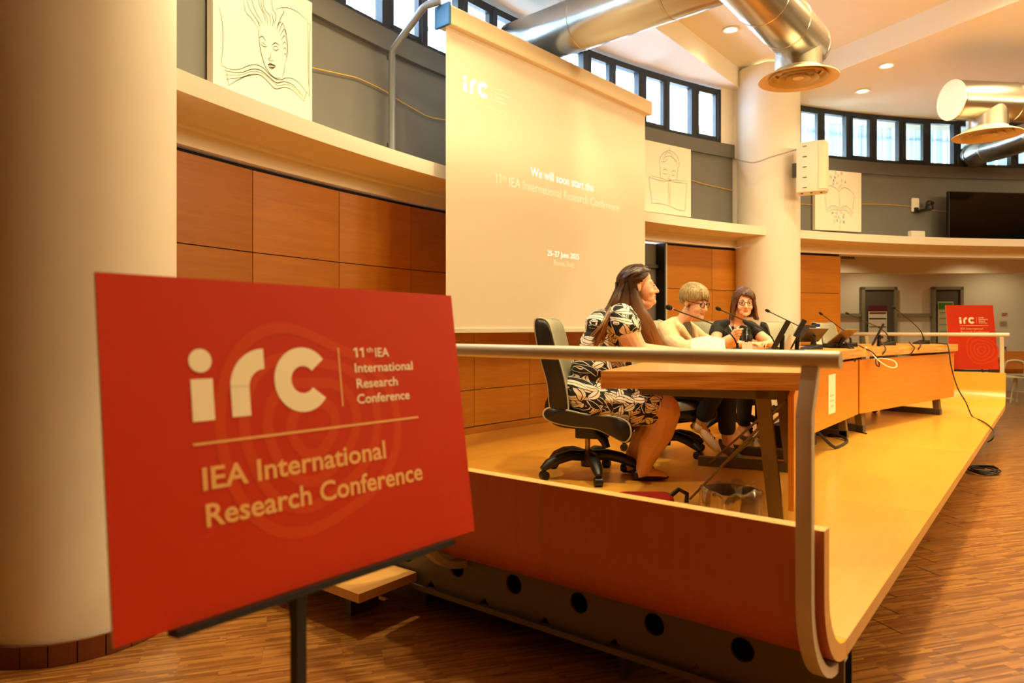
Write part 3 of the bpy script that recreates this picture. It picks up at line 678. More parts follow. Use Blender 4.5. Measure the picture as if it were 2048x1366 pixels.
S2 = [(2, [(135, 900), (185, 918), (232, 925)]), (2, [(232, 925), (280, 930), (328, 937)]), (2, [(135, 900), (150, 1035)]), (2, [(150, 1035), (195, 1040), (235, 1052)]), (2, [(235, 1052), (280, 1072), (318, 1080)]), (2, [(318, 1080), (328, 937)]), (2, [(230, 925), (234, 990), (235, 1052)]), (1.5, [(240, 925), (241, 990), (240, 1052)]),
      (1.6, [(145, 895), (190, 905), (232, 920), (270, 918), (325, 928)]), (2, [(193, 850), (190, 880), (194, 908)]), (2, [(282, 850), (278, 885), (272, 918)]), (2, [(193, 860), (187, 820), (200, 785), (235, 764), (270, 785), (289, 830), (281, 858)]),
      (1.6, [(200, 835), (212, 800), (240, 792), (262, 808), (276, 842)]), (1.6, [(208, 800), (225, 775), (250, 782), (245, 800)]), (1.6, [(196, 820), (215, 822), (228, 800)]), (1.6, [(250, 800), (270, 815), (284, 838)]), (1.5, [(235, 764), (240, 755), (232, 750)]),
      (2, [(203, 868), (217, 860), (229, 872)]), (2, [(247, 876), (261, 868), (272, 880)]), (2, [(205, 880), (214, 886), (226, 884)]), (2, [(248, 890), (257, 894), (267, 890)]), (1.5, [(238, 880), (234, 905), (240, 914), (246, 908)]), (2, [(228, 912), (237, 918), (246, 916)])]
m_ = MB()
for wd, P in S2: stroke(m_, map2(P), wd * .0026, X)
o = m_.build('drawing', ink, t, world=False); o['kind'] = 'stuff'
a3 = (wall_a(1636, 10.32) + wall_a(1725, 10.32)) / 2
t, X = canvas(a3, 2.955, 'canvas drawing of an open book with coloured letters, behind the wall loudspeaker')
S3 = [(2, [(620, 690), (680, 670), (740, 700), (790, 745)]), (2, [(790, 745), (840, 705), (900, 715), (980, 795)]), (1.6, [(620, 690), (622, 860), (630, 980)]), (1.6, [(980, 795), (970, 900), (955, 1030)]), (1.4, [(790, 745), (794, 860), (796, 970)]),
      (2, [(630, 980), (690, 936), (745, 938), (798, 970)]), (2, [(798, 970), (860, 936), (910, 960), (955, 1030)]), (1.8, [(655, 1012), (700, 982), (760, 985), (800, 1000)]), (1.8, [(800, 1000), (850, 986), (890, 1004), (940, 1060)]), (1.4, [(630, 980), (655, 1012)]), (1.4, [(955, 1030), (940, 1060)]), (1.2, [(650, 985), (710, 955), (800, 985), (865, 955), (945, 1040)])]
m_ = MB()
for wd, P in S3: stroke(m_, map3(P), wd * .0026, X)
o = m_.build('drawing', ink, t, world=False); o['kind'] = 'stuff'
inks = [mat('ink_blue', '#4a5aa8', .8), mat('ink_red', '#d8492c', .8), mat('ink_orange', '#e88a3c', .8)]; m_ = MB()
for ch, x, y, c_ in (('Q', 745, 505, 0), ('W', 778, 545, 1), ('E', 822, 520, 1), ('S', 685, 560, 1), ('B', 740, 568, 0), ('L', 828, 610, 2), ('A', 868, 630, 0), ('A', 765, 640, 1), ('I', 722, 606, 0), ('S', 718, 648, 0), ('C', 812, 680, 1), ('J', 785, 695, 2), ('P', 712, 1030, 0), ('Q', 757, 1025, 0), ('M', 745, 1075, 2), ('L', 792, 1075, 0), ('R', 845, 1080, 0), ('A', 850, 1045, 2), ('Z', 808, 1135, 1), ('B', 850, 1142, 0), ('I', 765, 1122, 0), ('J', 730, 1125, 2), ('U', 815, 1020, 2), ('J', 795, 1200, 2)):
    (u, v), = map3([(x, y + 16)]); m_.cur = c_; m_.add(*text_mesh(ch, u - (.006 if ch in 'IJ' else .016), u + (.006 if ch in 'IJ' else .016), v, .036, .0), X)
o = m_.build('coloured_letters', inks, t, world=False); o['kind'] = 'stuff'
# yellow cord pinned along the grey wall
cord_m = mat('yellow_cord', '#d9a63c', .6)
for P, lab in (([(600, 130), (640, 139), (690, 150), (720, 158), (770, 182), (790, 196), (830, 219), (860, 234), (905, 242)], 'thin yellow cord sagging across the grey wall left of the screen'),
               ([(1380, 360), (1420, 371), (1480, 384)], 'thin yellow cord on the grey wall right of the drawing of a reading woman'),
               ([(1590, 407), (1640, 410), (1725, 408), (1800, 411), (1832, 415), (1870, 421), (1905, 423)], 'thin yellow cord on the grey wall behind the black video camera')):
    m_ = MB(); m_.tube(crom([wall_pt(x, y, 10.405) for x, y in P], 4), .004, 6); tag(m_.build('cord', cord_m), lab, 'cord')
# ------------------------------------------------------------------ ducts
def seams(mb_pts, r, t):
    pass
def duct(name, label, path, r, seam_at, cap=None, diff=None):
    t = thing(name, label, 'duct', tuple(path[len(path) // 2]))
    MB().tube(path, r, 40, caps=True).build('pipe', duct_m, t, True)
    for p, d in seam_at:
        d = d.normalized(); m = MB(); m.tube([p - d * .012, p - d * .006, p + d * .006, p + d * .012], [r * .99, r * 1.015, r * 1.015, r * .99], 40, caps=False); m.build('seam', duct_m, t, True)
    return t
dif_m = mat('diffuser_enamel', '#e2cfa8', .45)
def diffuser(t, c, zt_, r, rn):
    """round ceiling diffuser: neck, flared cone and concentric blades"""
    MB().lathe([(rn, c.z + .06), (rn, zt_)], 40, Matrix.Translation((c.x, c.y, 0))).build('neck', duct_m, t, True)
    MB().lathe([(rn * 1.0, c.z + .075), (rn * 1.02, c.z + .06), (r * .97, c.z + .006), (r, c.z), (r, c.z - .006), (r * .97, c.z - .006), (rn * .98, c.z + .05), (rn * .98, c.z + .075)], 48, Matrix.Translation((c.x, c.y, 0)), True).build('flange', dif_m, t, True, 50)
    for k, f in enumerate((.74, .52, .30)):
        MB().lathe([(r * (f - .12), c.z + .045), (r * f, c.z - .004), (r * f, c.z + .002), (r * (f - .12), c.z + .051)], 40, Matrix.Translation((c.x, c.y, 0)), True).build('blade', dif_m, t, True, 50)
    MB().lathe([(0, c.z + .0), (r * .14, c.z + .004), (r * .14, c.z + .012), (0, c.z + .012)], 24, Matrix.Translation((c.x, c.y, 0))).build('centre_disc', dif_m, t, True)
    MB().lathe([(0, c.z + .09), (rn * .99, c.z + .09)], 32, Matrix.Translation((c.x, c.y, 0))).build('throat', mat('duct_inside', '#3a2c18', .8), t)
aA = 85.8; dA = (pol(1, aA) - CEN)
ptsA = [pol(R, aA, 3.85) for R in (10.36, 9.2, 8.0, 6.8, 5.6, 3.0)]
duct('air_duct', 'wide round metal duct passing above the projection screen', ptsA, .215, [(pol(R, aA, 3.85), dA) for R in (9.6, 8.75, 7.9, 7.0)])
ptsB = [Vector((x, 1.69, 3.67)) for x in (1.8, 3.2, 4.6, 5.5, 6.22, 6.27, 6.285)]
tB = thing('air_duct', 'round metal duct with an elbow end and ring diffuser before the round column', 'duct', (4.5, 1.69, 3.67))
MB().tube(ptsB, [.20, .20, .20, .20, .20, .19, .15], 40).build('pipe', duct_m, tB, True)
for x in (4.3, 5.1, 5.62, 6.2): MB().tube([(x - .008, 1.69, 3.67), (x, 1.69, 3.67), (x + .008, 1.69, 3.67)], [.199, .2035, .199], 40, caps=False).build('seam', duct_m, tB, True)
diffuser(tB, Vector((6.03, 1.70, 3.345)), 3.60, .315, .185)
dC = (RT * .992 + FW * .12).normalized(); pC = at(1903, 7.15, 3.61)
tC = thing('air_duct', 'round metal duct with a bright white end cap and ring diffuser on the right', 'duct', tuple(pC + dC))
MB().tube([pC + dC * q for q in (0, .8, 1.6, 2.4, 3.6)], .2, 40).build('pipe', duct_m, tC, True)
MB().tube([pC - dC * .006, pC + dC * .002], .203, 40).build('end_cap', mat('white_end_cap', '#fbf8f2', .35), tC)
for q in (.02, .66, 1.5): MB().tube([pC + dC * (q - .006), pC + dC * q, pC + dC * (q + .006)], [.2, .204, .2], 40, caps=False).build('seam', duct_m, tC, True)
cD = pC + dC * .40; cD.z = 3.262; diffuser(tC, cD, 3.55, .315, .185)
MB().tube([(cD.x + dC.x * .5, cD.y + dC.y * .5, 3.8), (cD.x + dC.x * .5, cD.y + dC.y * .5, Z_SLAB)], .006, 8).build('hanger_rod', steel_d, tC)
pts = [at(1920, 10.7, py=385), at(1922, 10.35, py=350), at(1930, 10.0, py=324), at(1958, 9.6, py=304), at(2010, 9.2, py=289), at(2090, 8.6, py=262), at(2230, 7.8, py=225)]
cD2 = crom(pts, 5)
duct('air_duct', 'curved grey duct elbow leaving through the clerestory window above the television', cD2, .175, [(cD2[i], cD2[i + 1] - cD2[i - 1]) for i in (8, 11, 14, 17, 24)])
# ------------------------------------------------------------------ television, camera, box, loudspeaker
tva = wall_a(1901, 10.08) - 3.45
tv = thing('television', 'large black flat television standing on the curved ledge', 'television', pol(10.08, tva, 2.77), R_(tva - 90))
MB().box((0, .03, 0), (1.22, .05, .69)).build('housing', blackp, tv, bevel=.004, world=False)
MB().box((0, .003, .004), (1.195, .004, .66)).build('screen', mat('tv_screen', '#030303', .07, spec=.6), tv, world=False)
MB().box((0, .10, -.2), (.4, .12, .28)).build('stand', blackp, tv, world=False)
pc_ = wall_pt(1830, 410, 10.40); ca = wall_a(1830, 10.4)
vc = thing('video_camera', 'black video camera on a bracket with white back plate on grey wall', 'camera', pol(10.40, ca, pc_.z), R_(ca - 90))
MB().rbox((0, 0, 0), (.115, .19, .02), .015, rot=Matrix.Rotation(R_(90), 3, 'X')).build('back_plate', white_p, vc, world=False)
MB().box((.04, -.10, -.09), (.10, .2, .02)).build('bracket', blackp, vc, world=False); MB().box((.0, -.02, -.07), (.05, .04, .06)).build('bracket', blackp, vc, world=False)
MB().lathe([(.045, -.08), (.055, -.07), (.05, -.03), (.03, -.02)], 20, Matrix.Translation((.12, -.12, 0))).build('base', blackp, vc, True, world=False)
MB().ball((.12, -.12, .0), (.045, .05, .048), 18, 12).build('head', mat('camera_grey', '#2a2b2e', .35), vc, True, world=False)
MB().tube([(.12, -.15, 0), (.12, -.178, 0)], .024, 18).build('lens', mat('lens_glass', '#05060a', .08), vc, True, world=False)
lb = wall_pt(1833, 471, 10.1); o = MB().box((0, 0, 0), (.215, .06, .095)).build('box', white_p, bevel=.004); o.location = (lb.x, lb.y, 2.465 + .048); o.rotation_euler = (0, 0, R_(wall_a(1833, 10.1) - 90)); tag(o, 'small white box lying on the ledge left of the television', 'box')
sp_c = at(1624, 8.02, py=337); fdir = (RT * .86 - FW * .51).normalized(); sdir = Vector((-fdir.y, fdir.x, 0))
sp = thing('loudspeaker', 'white box loudspeaker bracketed to the round column', 'loudspeaker', tuple(sp_c), math.atan2(fdir.y, fdir.x))
prof = [(-.15, -.125)] + [(.07, -.13)] + [(.13 + .035 * math.cos(R_(a)), .125 * math.sin(R_(a))) for a in range(-75, 76, 15)] + [(.07, .13), (-.15, .125)]
MB().prism(prof, -.285, .285).build('cabinet', mat('speaker_white', '#efe6cf', .45), sp, True, 30, bevel=.008, world=False)
gp = [(.074 + .010 * math.sin(i * .8), 0) for i in range(9)]
gr_prof = [(.085, -.136)] + [(.136 + .036 * math.cos(R_(a)), .130 * math.sin(R_(a))) for a in range(-75, 76, 15)] + [(.085, .136)]
MB().prism(gr_prof, -.262, .272).build('front_grille', mat('speaker_grille', '#e8dcbc', .55), sp, True, 30, world=False)
for i in range(5): MB().box((-.06, -.127, .235 - i * .118), (.045, .006, .008)).build('slot', blackp, sp, world=False)
for dx in (-.1, .0, .1): MB().lathe([(.014, -.292), (.014, -.284)], 12, Matrix.Translation((dx, -.05 + .04 * (dx > 0), 0))).build('foot', blackp, sp, world=False)
MB().box((-.18, .02, .0), (.07, .06, .16)).build('bracket', steel_d, sp, world=False)
m_ = MB(); m_.tube(crom([at(1466, 8.62, py=317), at(1490, 8.2, py=323), at(1513, 8.13, py=324), at(1545, 8.1, py=313), at(1600, 8.05, py=297)], 5), .008, 8); tag(m_.build('cable', mat('grey_cable', '#a9a49a', .6)), 'pale cable running round the column to the white loudspeaker', 'cable')
# ------------------------------------------------------------------ desks
DT = DECK + .74
def desk(label, FS, FE, BS, BE, seams_=(), leg_t=()):
    FS, FE, BS, BE = [Vector((p[0], p[1], 0)) for p in (FS, FE, BS, BE)]
    u = (FE - FS).normalized(); n = Vector((-u.y, u.x, 0)); L = (FE - FS).length
    t = thing('desk', label, 'desk', tuple((FS + BE) / 2 + Vector((0, 0, DECK))), math.atan2(u.y, u.x), 'panel desk')
    inv = basis_of(t).inverted()
    def loc(p, z): q = inv @ Vector((p.x, p.y, z)); return q
    zt = DT; z0 = DT - .072; ring = (FS, FE, BE, BS)
    MB().hexa([loc(p, z0) for p in ring] + [loc(p, zt) for p in ring]).build('top', desk_w, t, world=False, bevel=.003)
    a, b = FS + u * .02 + n * .03, FE - u * .012 + n * .03
    MB().hexa([loc(p, DECK + .177) for p in (a, b, b + n * .022, a + n * .022)] + [loc(p, DECK + .643) for p in (a, b, b + n * .022, a + n * .022)]).build('front_panel', desk_w, t, world=False)
    for s in leg_t:
        c = FS + u * (L * s)
        for nm, q0, q1, w_ in (('leg', (c + n * .16, z0), (c + n * .09, DECK + .0), .06), ('top_bar', (c + n * .10, z0 - .028), (c + n * .68, z0 - .028), .05), ('foot_bar', (c + n * .06, DECK + .03), (c + n * .66, DECK + .03), .06)):
            p0, p1 = loc(*q0), loc(*q1); m = MB(); m.sweep([p0, p1], .062, w_, (1, 0, 0)); m.build(nm, leg_m if nm == 'leg' else steel_d, t, world=False, bevel=.003)
    return t, u, n
d1, u1, n1 = desk('nearest oak desk segment with its thick end towards the handrail', (2.905, .805), (4.848, 1.318), (2.50, 1.49), (4.750, 2.07), leg_t=(.075, .88))
d2, u2, n2 = desk('middle oak desk segment with the white notice on its front panel', (4.852, 1.32), (6.548, 1.32), (4.754, 2.07), (6.622, 2.07), leg_t=(.10, .86))
d3, u3, n3 = desk('farthest oak desk segment with a cable hanging down its front', (6.552, 1.32), (8.85, .85), (6.628, 2.07), (9.06, 1.58), leg_t=(.08, .87))
ply = wood('desk_edge_plywood', '#b06a1c', '#edbb6c', .4, axis=0, stretch=34, coat=.2, contrast=2.4, per_object=False)
def edge_band(t, A, B, off):
    A, B = Vector((A[0], A[1], 0)), Vector((B[0], B[1], 0)); u = (B - A).normalized(); inv = basis_of(t).inverted()
    o = MB().box((0, 0, 0), ((B - A).length, .004, .0715)).build('edge_band', ply, t, world=False)
    c = (A + B) / 2 + Vector((u.y, -u.x, 0)) * off; o.location = inv @ Vector((c.x, c.y, DT - .0362)); o.rotation_euler = (0, 0, math.atan2(u.y, u.x) - t.rotation_euler.z)
edge_band(d1, (2.50, 1.49), (2.905, .805), .002); edge_band(d2, (4.852, 1.32), (6.548, 1.32), .002); edge_band(d3, (6.552, 1.32), (8.85, .85), .002)
# thin braces under the near desk
for a, b in ((at(1572, 3.0, py=800), at(1380, 3.7, DECK + .01)), (at(1548, 3.5, py=812), at(1420, 4.6, DECK + .03)), (at(1560, 3.35, py=832), at(1445, 4.5, DECK + .03))):
    MB().tube([a, b], .0065, 8).build('brace', leg_m, d1)
nt_ = at(1665, 5.35, py=788); 
o = MB().box((0, 0, 0), (.21, .001, .297)).build('notice', mat('white_paper', '#f7efdc', .8)); o.location = (5.655, 1.3485, .777)
V = Vector
# ------------------------------------------------------------------ office chairs
ch_front = mat('sage_leather', '#9d9c86', .5, bump=.15, bscale=30); ch_black = mat('black_leather', '#14120f', .42, bump=.1, bscale=40); ch_pipe = mat('pale_piping', '#b9b6a6', .5)
chrome = mat('gas_lift_bronze', '#9c7a55', .3, .8)
def pad(name, prof, w_, t, mats):
    """upholstered pad: side outline in y-z extruded across x with piping along both side rims"""
    P = crom(prof + [prof[0]], 4)[:-1] if False else [Vector((0, p[0], p[1])) for p in prof]
    n = len(P); c = sum(P, Vector()) / n; m = MB(); vs = []
    for x, k in ((-w_ / 2, .90), (-w_ / 2 + .018, 1.0), (w_ / 2 - .018, 1.0), (w_ / 2, .90)):
        vs += [(x, c.y + (p.y - c.y) * k, c.z + (p.z - c.z) * k) for p in P]
    for s in range(3):
        for i in range(n):
            a, b = P[i], P[(i + 1) % n]; nn = Vector((0, (b - a).z, -(b - a).y)).normalized()
            if nn.dot((a + b) / 2 - c) < 0: nn = -nn
            face = 0 if (nn.y > .25 if name == 'backrest' else nn.z > .25) else 1
            if s != 1: face = 1
            m.f.append((s * n + i, s * n + (i + 1) % n, (s + 1) * n + (i + 1) % n, (s + 1) * n + i)); m.mi.append(face)
    m.f += [tuple(range(n - 1, -1, -1)), tuple(range(3 * n, 4 * n))]; m.mi += [1, 1]; m.v = [tuple(v) for v in vs]
    o = m.build(name, mats, t, True, 60, world=False)
    for sx in (-1, 1):
        x = sx * (w_ / 2 - .016); pp = [Vector((x, c.y + (p.y - c.y) * 1.0, c.z + (p.z - c.z) * 1.0)) for p in P]
        MB().tube(pp + [pp[0]], .0055, 6, caps=False).build('piping', ch_pipe, o, True, world=False)
    return o
def rounded(pts, n=5): 
    pts = [Vector((p[0], p[1], 0)) for p in pts]; N = len(pts); out = []
    for i in range(N):
        a, b, c, d = pts[i - 1], pts[i], pts[(i + 1) % N], pts[(i + 2) % N]
        for k in range(n):
            t = k / n; q = .5 * ((2 * b) + (c - a) * t + (2 * a - 5 * b + 4 * c - d) * t * t + (3 * b - a - 3 * c + d) * t ** 3); out.append((q.x, q.y))
    return out
def make_chair(label):
    t = thing('office_chair', label, 'chair', group='panel chairs')
    bp = rounded([(-.165, .40), (-.115, .385), (-.085, .43), (-.105, .60), (-.16, .80), (-.20, .94), (-.25, .975), (-.29, .95), (-.265, .78), (-.21, .58), (-.195, .44)])
    pad('backrest', bp, .46, t, [ch_front, ch_black])
    sp_ = rounded([(-.20, .44), (-.10, .43), (.04, .405), (.18, .40), (.265, .37), (.285, .30), (.25, .255), (.19, .28), (.08, .325), (-.06, .335), (-.19, .36), (-.235, .40)])
    pad('seat', sp_, .48, t, [ch_front, ch_black])
    m = MB(); m.tube(crom([(0, -.20, .52), (0, -.245, .42), (0, -.20, .335), (0, -.08, .315), (0, .05, .31)], 4), .028, 8, sx=2.0).build('back_spine', blackp, t, True, world=False)
    MB().rbox((0, .03, .275), (.16, .20, .07), .03).build('tilt_mechanism', blackp, t, bevel=.008, world=False)
    MB().tube([(.09, .06, .29), (.13, .12, .24), (.135, .135, .20)], [.02, .026, .022], 10).build('lever', blackp, t, True, world=False)
    MB().tube([(0, 0, .12), (0, 0, .25)], .016, 14).build('gas_lift', chrome, t, True, world=False)
    MB().lathe([(.0, .06), (.04, .06), (.045, .12), (.03, .145), (0, .145)], 20).build('hub', blackp, t, True, world=False)
    for k in range(5):
        a = R_(72 * k + 20); d = Vector((math.cos(a), math.sin(a), 0))
        path = [d * .03 + Vector((0, 0, .115)), d * .12 + Vector((0, 0, .125)), d * .2 + Vector((0, 0, .11)), d * .27 + Vector((0, 0, .082)), d * .315 + Vector((0, 0, .052))]
        path = [q + V((0, 0, .012)) for q in path]; leg = MB(); leg.tube(path, [.034, .034, .034, .030, .018], 12, sx=1.1); leg.build('leg', blackp, t, True, world=False)
        s = Vector((-d.y, d.x, 0)); c = MB(); c0 = d * .30 + Vector((0, 0, .027))
        c.tube([c0 - s * .026, c0 - s * .022, c0 + s * .022, c0 + s * .026], [.02, .027, .027, .02], 14); c.tube([c0 + Vector((0, 0, .01)), c0 + Vector((0, 0, .05))], .012, 8)
        c.build('caster', blackp, t, True, world=False)
    return t
def yaw(f): return math.atan2(-f[0], f[1])
ch0 = make_chair('office chair under the woman in the leaf print dress'); ch0.location = (3.70, 2.30, DECK); ch0.rotation_euler = (0, 0, yaw((.40, -.915)))
CH = [((4.72, 2.27), (-.30, -.95), 'office chair under the woman in the cream jacket'), ((6.02, 2.30), (-.55, -.83), 'office chair under the woman in the black blouse'),
      ((7.06, 1.98), (-.25, -.97), 'empty office chair right of the woman in the black blouse'), ((8.38, 1.86), (-.15, -.99), 'empty office chair behind the far laptop stand')]
for (x, y), f, lab in CH: dup(ch0, (x, y, DECK), yaw(f), lab)
# ------------------------------------------------------------------ people
def organic(mb, voxel, it, fac=.5):
    """one continuous skin round all the collected volumes"""
    me = mb.mesh('tmp', [skin]); o = bpy.data.objects.new('tmp', me); COL.objects.link(o)
    r = o.modifiers.new('r', 'REMESH'); r.mode = 'VOXEL'; r.voxel_size = voxel; r.adaptivity = 0
    s = o.modifiers.new('s', 'SMOOTH'); s.iterations = it; s.factor = fac
    out = bpy.data.meshes.new_from_object(o.evaluated_get(bpy.context.evaluated_depsgraph_get()))
    bpy.data.objects.remove(o); bpy.data.meshes.remove(me)
    out.polygons.foreach_set('use_smooth', [True] * len(out.polygons)); return out
def wrinkle(me, amp, fr=(13, 13, 22), seed=0.0):
    for v, n in zip(me.vertices, [x.vector.copy() for x in me.vertex_normals]):
        q = Vector((v.co.x * fr[0] + seed, v.co.y * fr[1], v.co.z * fr[2])); d = noise.noise(q) + .5 * noise.noise(q * 2.1 + Vector((3, 1, 7)))
        v.co = v.co + n * (amp * d)
    return me
skin = mat('skin', '#e2ae8e', .5, spec=.35, mottled=.05, bscale=14)
lip_m = mat('lips', '#bd735c', .45); eye_w = mat('eye_white', '#e9e2d6', .2); iris = mat('iris', '#2c1b10', .15)
def cap(mb, p0, r0, p1, r1):
    mb.ball(p0, r0, 14, 9); mb.ball(p1, r1, 14, 9); mb.tube([p0, p1], [r0, r1], 14)
def chain(mb, pts):
    for (p0, r0), (p1, r1) in zip(pts[:-1], pts[1:]): cap(mb, p0, r0, p1, r1)
def frame(f, up=(0, 0, 1)):
    f = Vector(f).normalized(); r = f.cross(Vector(up)).normalized(); u = r.cross(f); return Matrix((r, f, u)).transposed()
def head(mb, H, full=1.0, jowl=0.0):
    """H: 4x4 from head space (x right, y forward, z up, origin between the ears)"""
    sc = H.to_scale().x; rot = H.to_3x3().normalized()
    def b(c, r): mb.ball(H @ Vector(c), tuple(x * sc for x in r) if not isinstance(r, (int, float)) else r * sc, 20, 14, rot)
    def k(p, r, q, s): cap(mb, H @ Vector(p), r * sc, H @ Vector(q), s * sc)
    b((0, -.012, .045), (.074, .094, .080)); b((0, .040, -.018), (.063 * full, .056, .088)); b((0, .050, -.072), (.050 * full, .047, .036)); b((0, .087, -.091), (.022, .019, .018))
    for s in (-1, 1): b((s * .031, .0768, .0128), (.0155, .0132, .0090))
    for s in (-1, 1):
        b((s * .034, .062, -.034), (.027 * full, .028, .027)); b((s * .0115, .101, -.034), .0085); b((s * .074, -.006, -.004), (.010, .018, .030)); k((s * .012, .0835, .026), .011, (s * .042, .070, .024), .011)
    k((0, .090, .016), .0085, (0, .112, -.026), .0115); b((0, .1145, -.029), .0122)
    b((0, .0965, -.0555), (.022, .0095, .0058)); b((0, .0955, -.0665), (.019, .0095, .0068)); k((0, .083, -.056), .02, (0, .08, -.07), .02)
    if jowl: b((0, .038, -.098), (.050, .05, .038)); b((0, .0, -.095), (.056, .06, .05))
def eyes(parent, H, brow='#4a3322', half=False):
    sc = H.to_scale().x
    for s in (-1, 1):
        m = MB(); c = H @ Vector((s * .031, .0775, .006)); m.ball(c, .0125 * sc, 14, 10); e = m.build('eye', [eye_w, iris], parent, True, 80, world=False)
        m = MB(); q = H @ Vector((s * .031, .0895, .004)); m.ball(q, (.0055 * sc, .0055 * sc, .0055 * sc), 10, 8); m.build('iris', iris, e, True, world=False)
        m = MB(); P = [H @ Vector((s * x, y, z)) for x, y, z in ((.014, .094, .028), (.028, .092, .034), (.045, .078, .029))]; m.tube(P, [.0022 * sc, .0026 * sc, .0014 * sc], 6); m.build('eyebrow', mat('brow' + brow[1:], brow, .8), parent, True, world=False)
        m = MB(); P = [H @ Vector((s * x, y, z)) for x, y, z in ((.019, .089, .010), (.031, .0915, .0145), (.044, .0825, .010))]; m.tube(P, [.0014 * sc, .0018 * sc, .0012 * sc], 6); m.build('eyelid', mat('lash', '#3a231a', .7), parent, True, world=False)
def finish_body(me, H, extra=None):
    """lip colour by place on the face; fingers joined into the same mesh"""
    me.materials.clear(); me.materials.append(skin); me.materials.append(lip_m)
    inv = H.inverted()
    for p in me.polygons:
        q = inv @ p.center
        if q.y > .086 and ((q.x / .0225) ** 2 + ((q.z + .061) / .0115) ** 2) < 1: p.material_index = 1
    if extra is not None:
        bm = bmesh.new(); bm.from_mesh(me); t = extra.mesh('tmp', [skin], True, 80); bm.from_mesh(t); bm.to_mesh(me); bm.free(); bpy.data.meshes.remove(t)
    return me
def hand(body, fingers, wrist, d, n, side, curl=.5, spread=.3, sc=1.0, r0=.0085):
    """palm into the body volume, five unequal bent fingers; d pointing direction, n back-of-hand normal, side towards the thumb"""
    d, n = Vector(d).normalized(), Vector(n).normalized(); s = Vector(side).normalized(); w0 = Vector(wrist)
    rot = Matrix((s, d, n)).transposed()
    body.ball(w0 + d * .045 * sc, (.040 * sc, .052 * sc, .015 * sc), 16, 10, rot); cap(body, w0, .024 * sc, w0 + d * .03 * sc, .022 * sc)
    for i, (off, L) in enumerate(((.030, .070), (.010, .078), (-.010, .073), (-.029, .058))):
        dirn = (d + s * off * spread * 6).normalized(); p = w0 + d * .086 * sc + s * off * sc; P = [p - dirn * .02 * sc]; ang = 0; P.append(p)
        for j, fr in enumerate((.45, .32, .23)):
            ang += curl * (.7 if j == 0 else 1.0) * (1 + .12 * i); dd = dirn * math.cos(ang) - n * math.sin(ang); P.append(P[-1] + dd * L * fr * sc)
        fingers.tube(P, [r0 * sc, r0 * sc, r0 * .95 * sc, r0 * .88 * sc, r0 * .72 * sc], 8); fingers.ball(P[-1], r0 * .74 * sc, 8, 6)
    p = w0 + d * .022 * sc + s * .026 * sc; td = (d * .62 + s * .70 - n * .25).normalized(); P = [p, p + td * .035 * sc]; td2 = (td + d * .5 - n * curl * .5).normalized(); P.append(P[-1] + td2 * .028 * sc); P.append(P[-1] + td2 * .018 * sc)
    fingers.tube(P, [.013 * sc, .0105 * sc, .0095 * sc, .007 * sc], 8); fingers.ball(P[-1], .0072 * sc, 8, 6)
def hair_cap(mb, H, keep, grow=(.009, .010, .012), c=(0, -.012, .045), rad=(.074, .094, .080)):
    r = [a + g for a, g in zip(rad, grow)]; t = MB(); t.ball(c, tuple(r), 40, 28)
    fs = [f for f in t.f if keep(sum((Vector(t.v[i]) for i in f), Vector()) / len(f))]
    mb.add([H @ Vector(v) for v in t.v], fs)
def on_skull(p, off=.012, c=(0, -.012, .045), rad=(.074, .094, .080)):
    q = Vector(p) - Vector(c); q = Vector((q.x / rad[0], q.y / rad[1], q.z / rad[2])).normalized(); return Vector((c[0] + q.x * (rad[0] + off), c[1] + q.y * (rad[1] + off), c[2] + q.z * (rad[2] + off)))
def lock(mb, H, ctrl, r0, n=5, flat=.45, up=None):
    P = [H @ Vector(p) for p in crom(ctrl, n)]; k = len(P)
    mb.tube(P, [r0 * (.55 + .75 * math.sin(math.pi * min(1, (i + 1.5) / k) * .72)) * (1 if i < k - 3 else (k - i) / 3.6) for i in range(k)], 6, sx=1.0, sy=flat, up=up)
def skull_lock(mb, H, a, b, r0, off=.013, tail=(), n=5, jit=.003):
    a, b = Vector(a), Vector(b); ctrl = []
    for i in range(6): ctrl.append(on_skull(a.lerp(b, i / 5), off + random.uniform(-jit, jit)))
    ctrl += [Vector(p) for p in tail]; up = H.to_3x3() @ (ctrl[0] - Vector((0, -.012, .045))); lock(mb, H, ctrl, r0, n, .45, up)
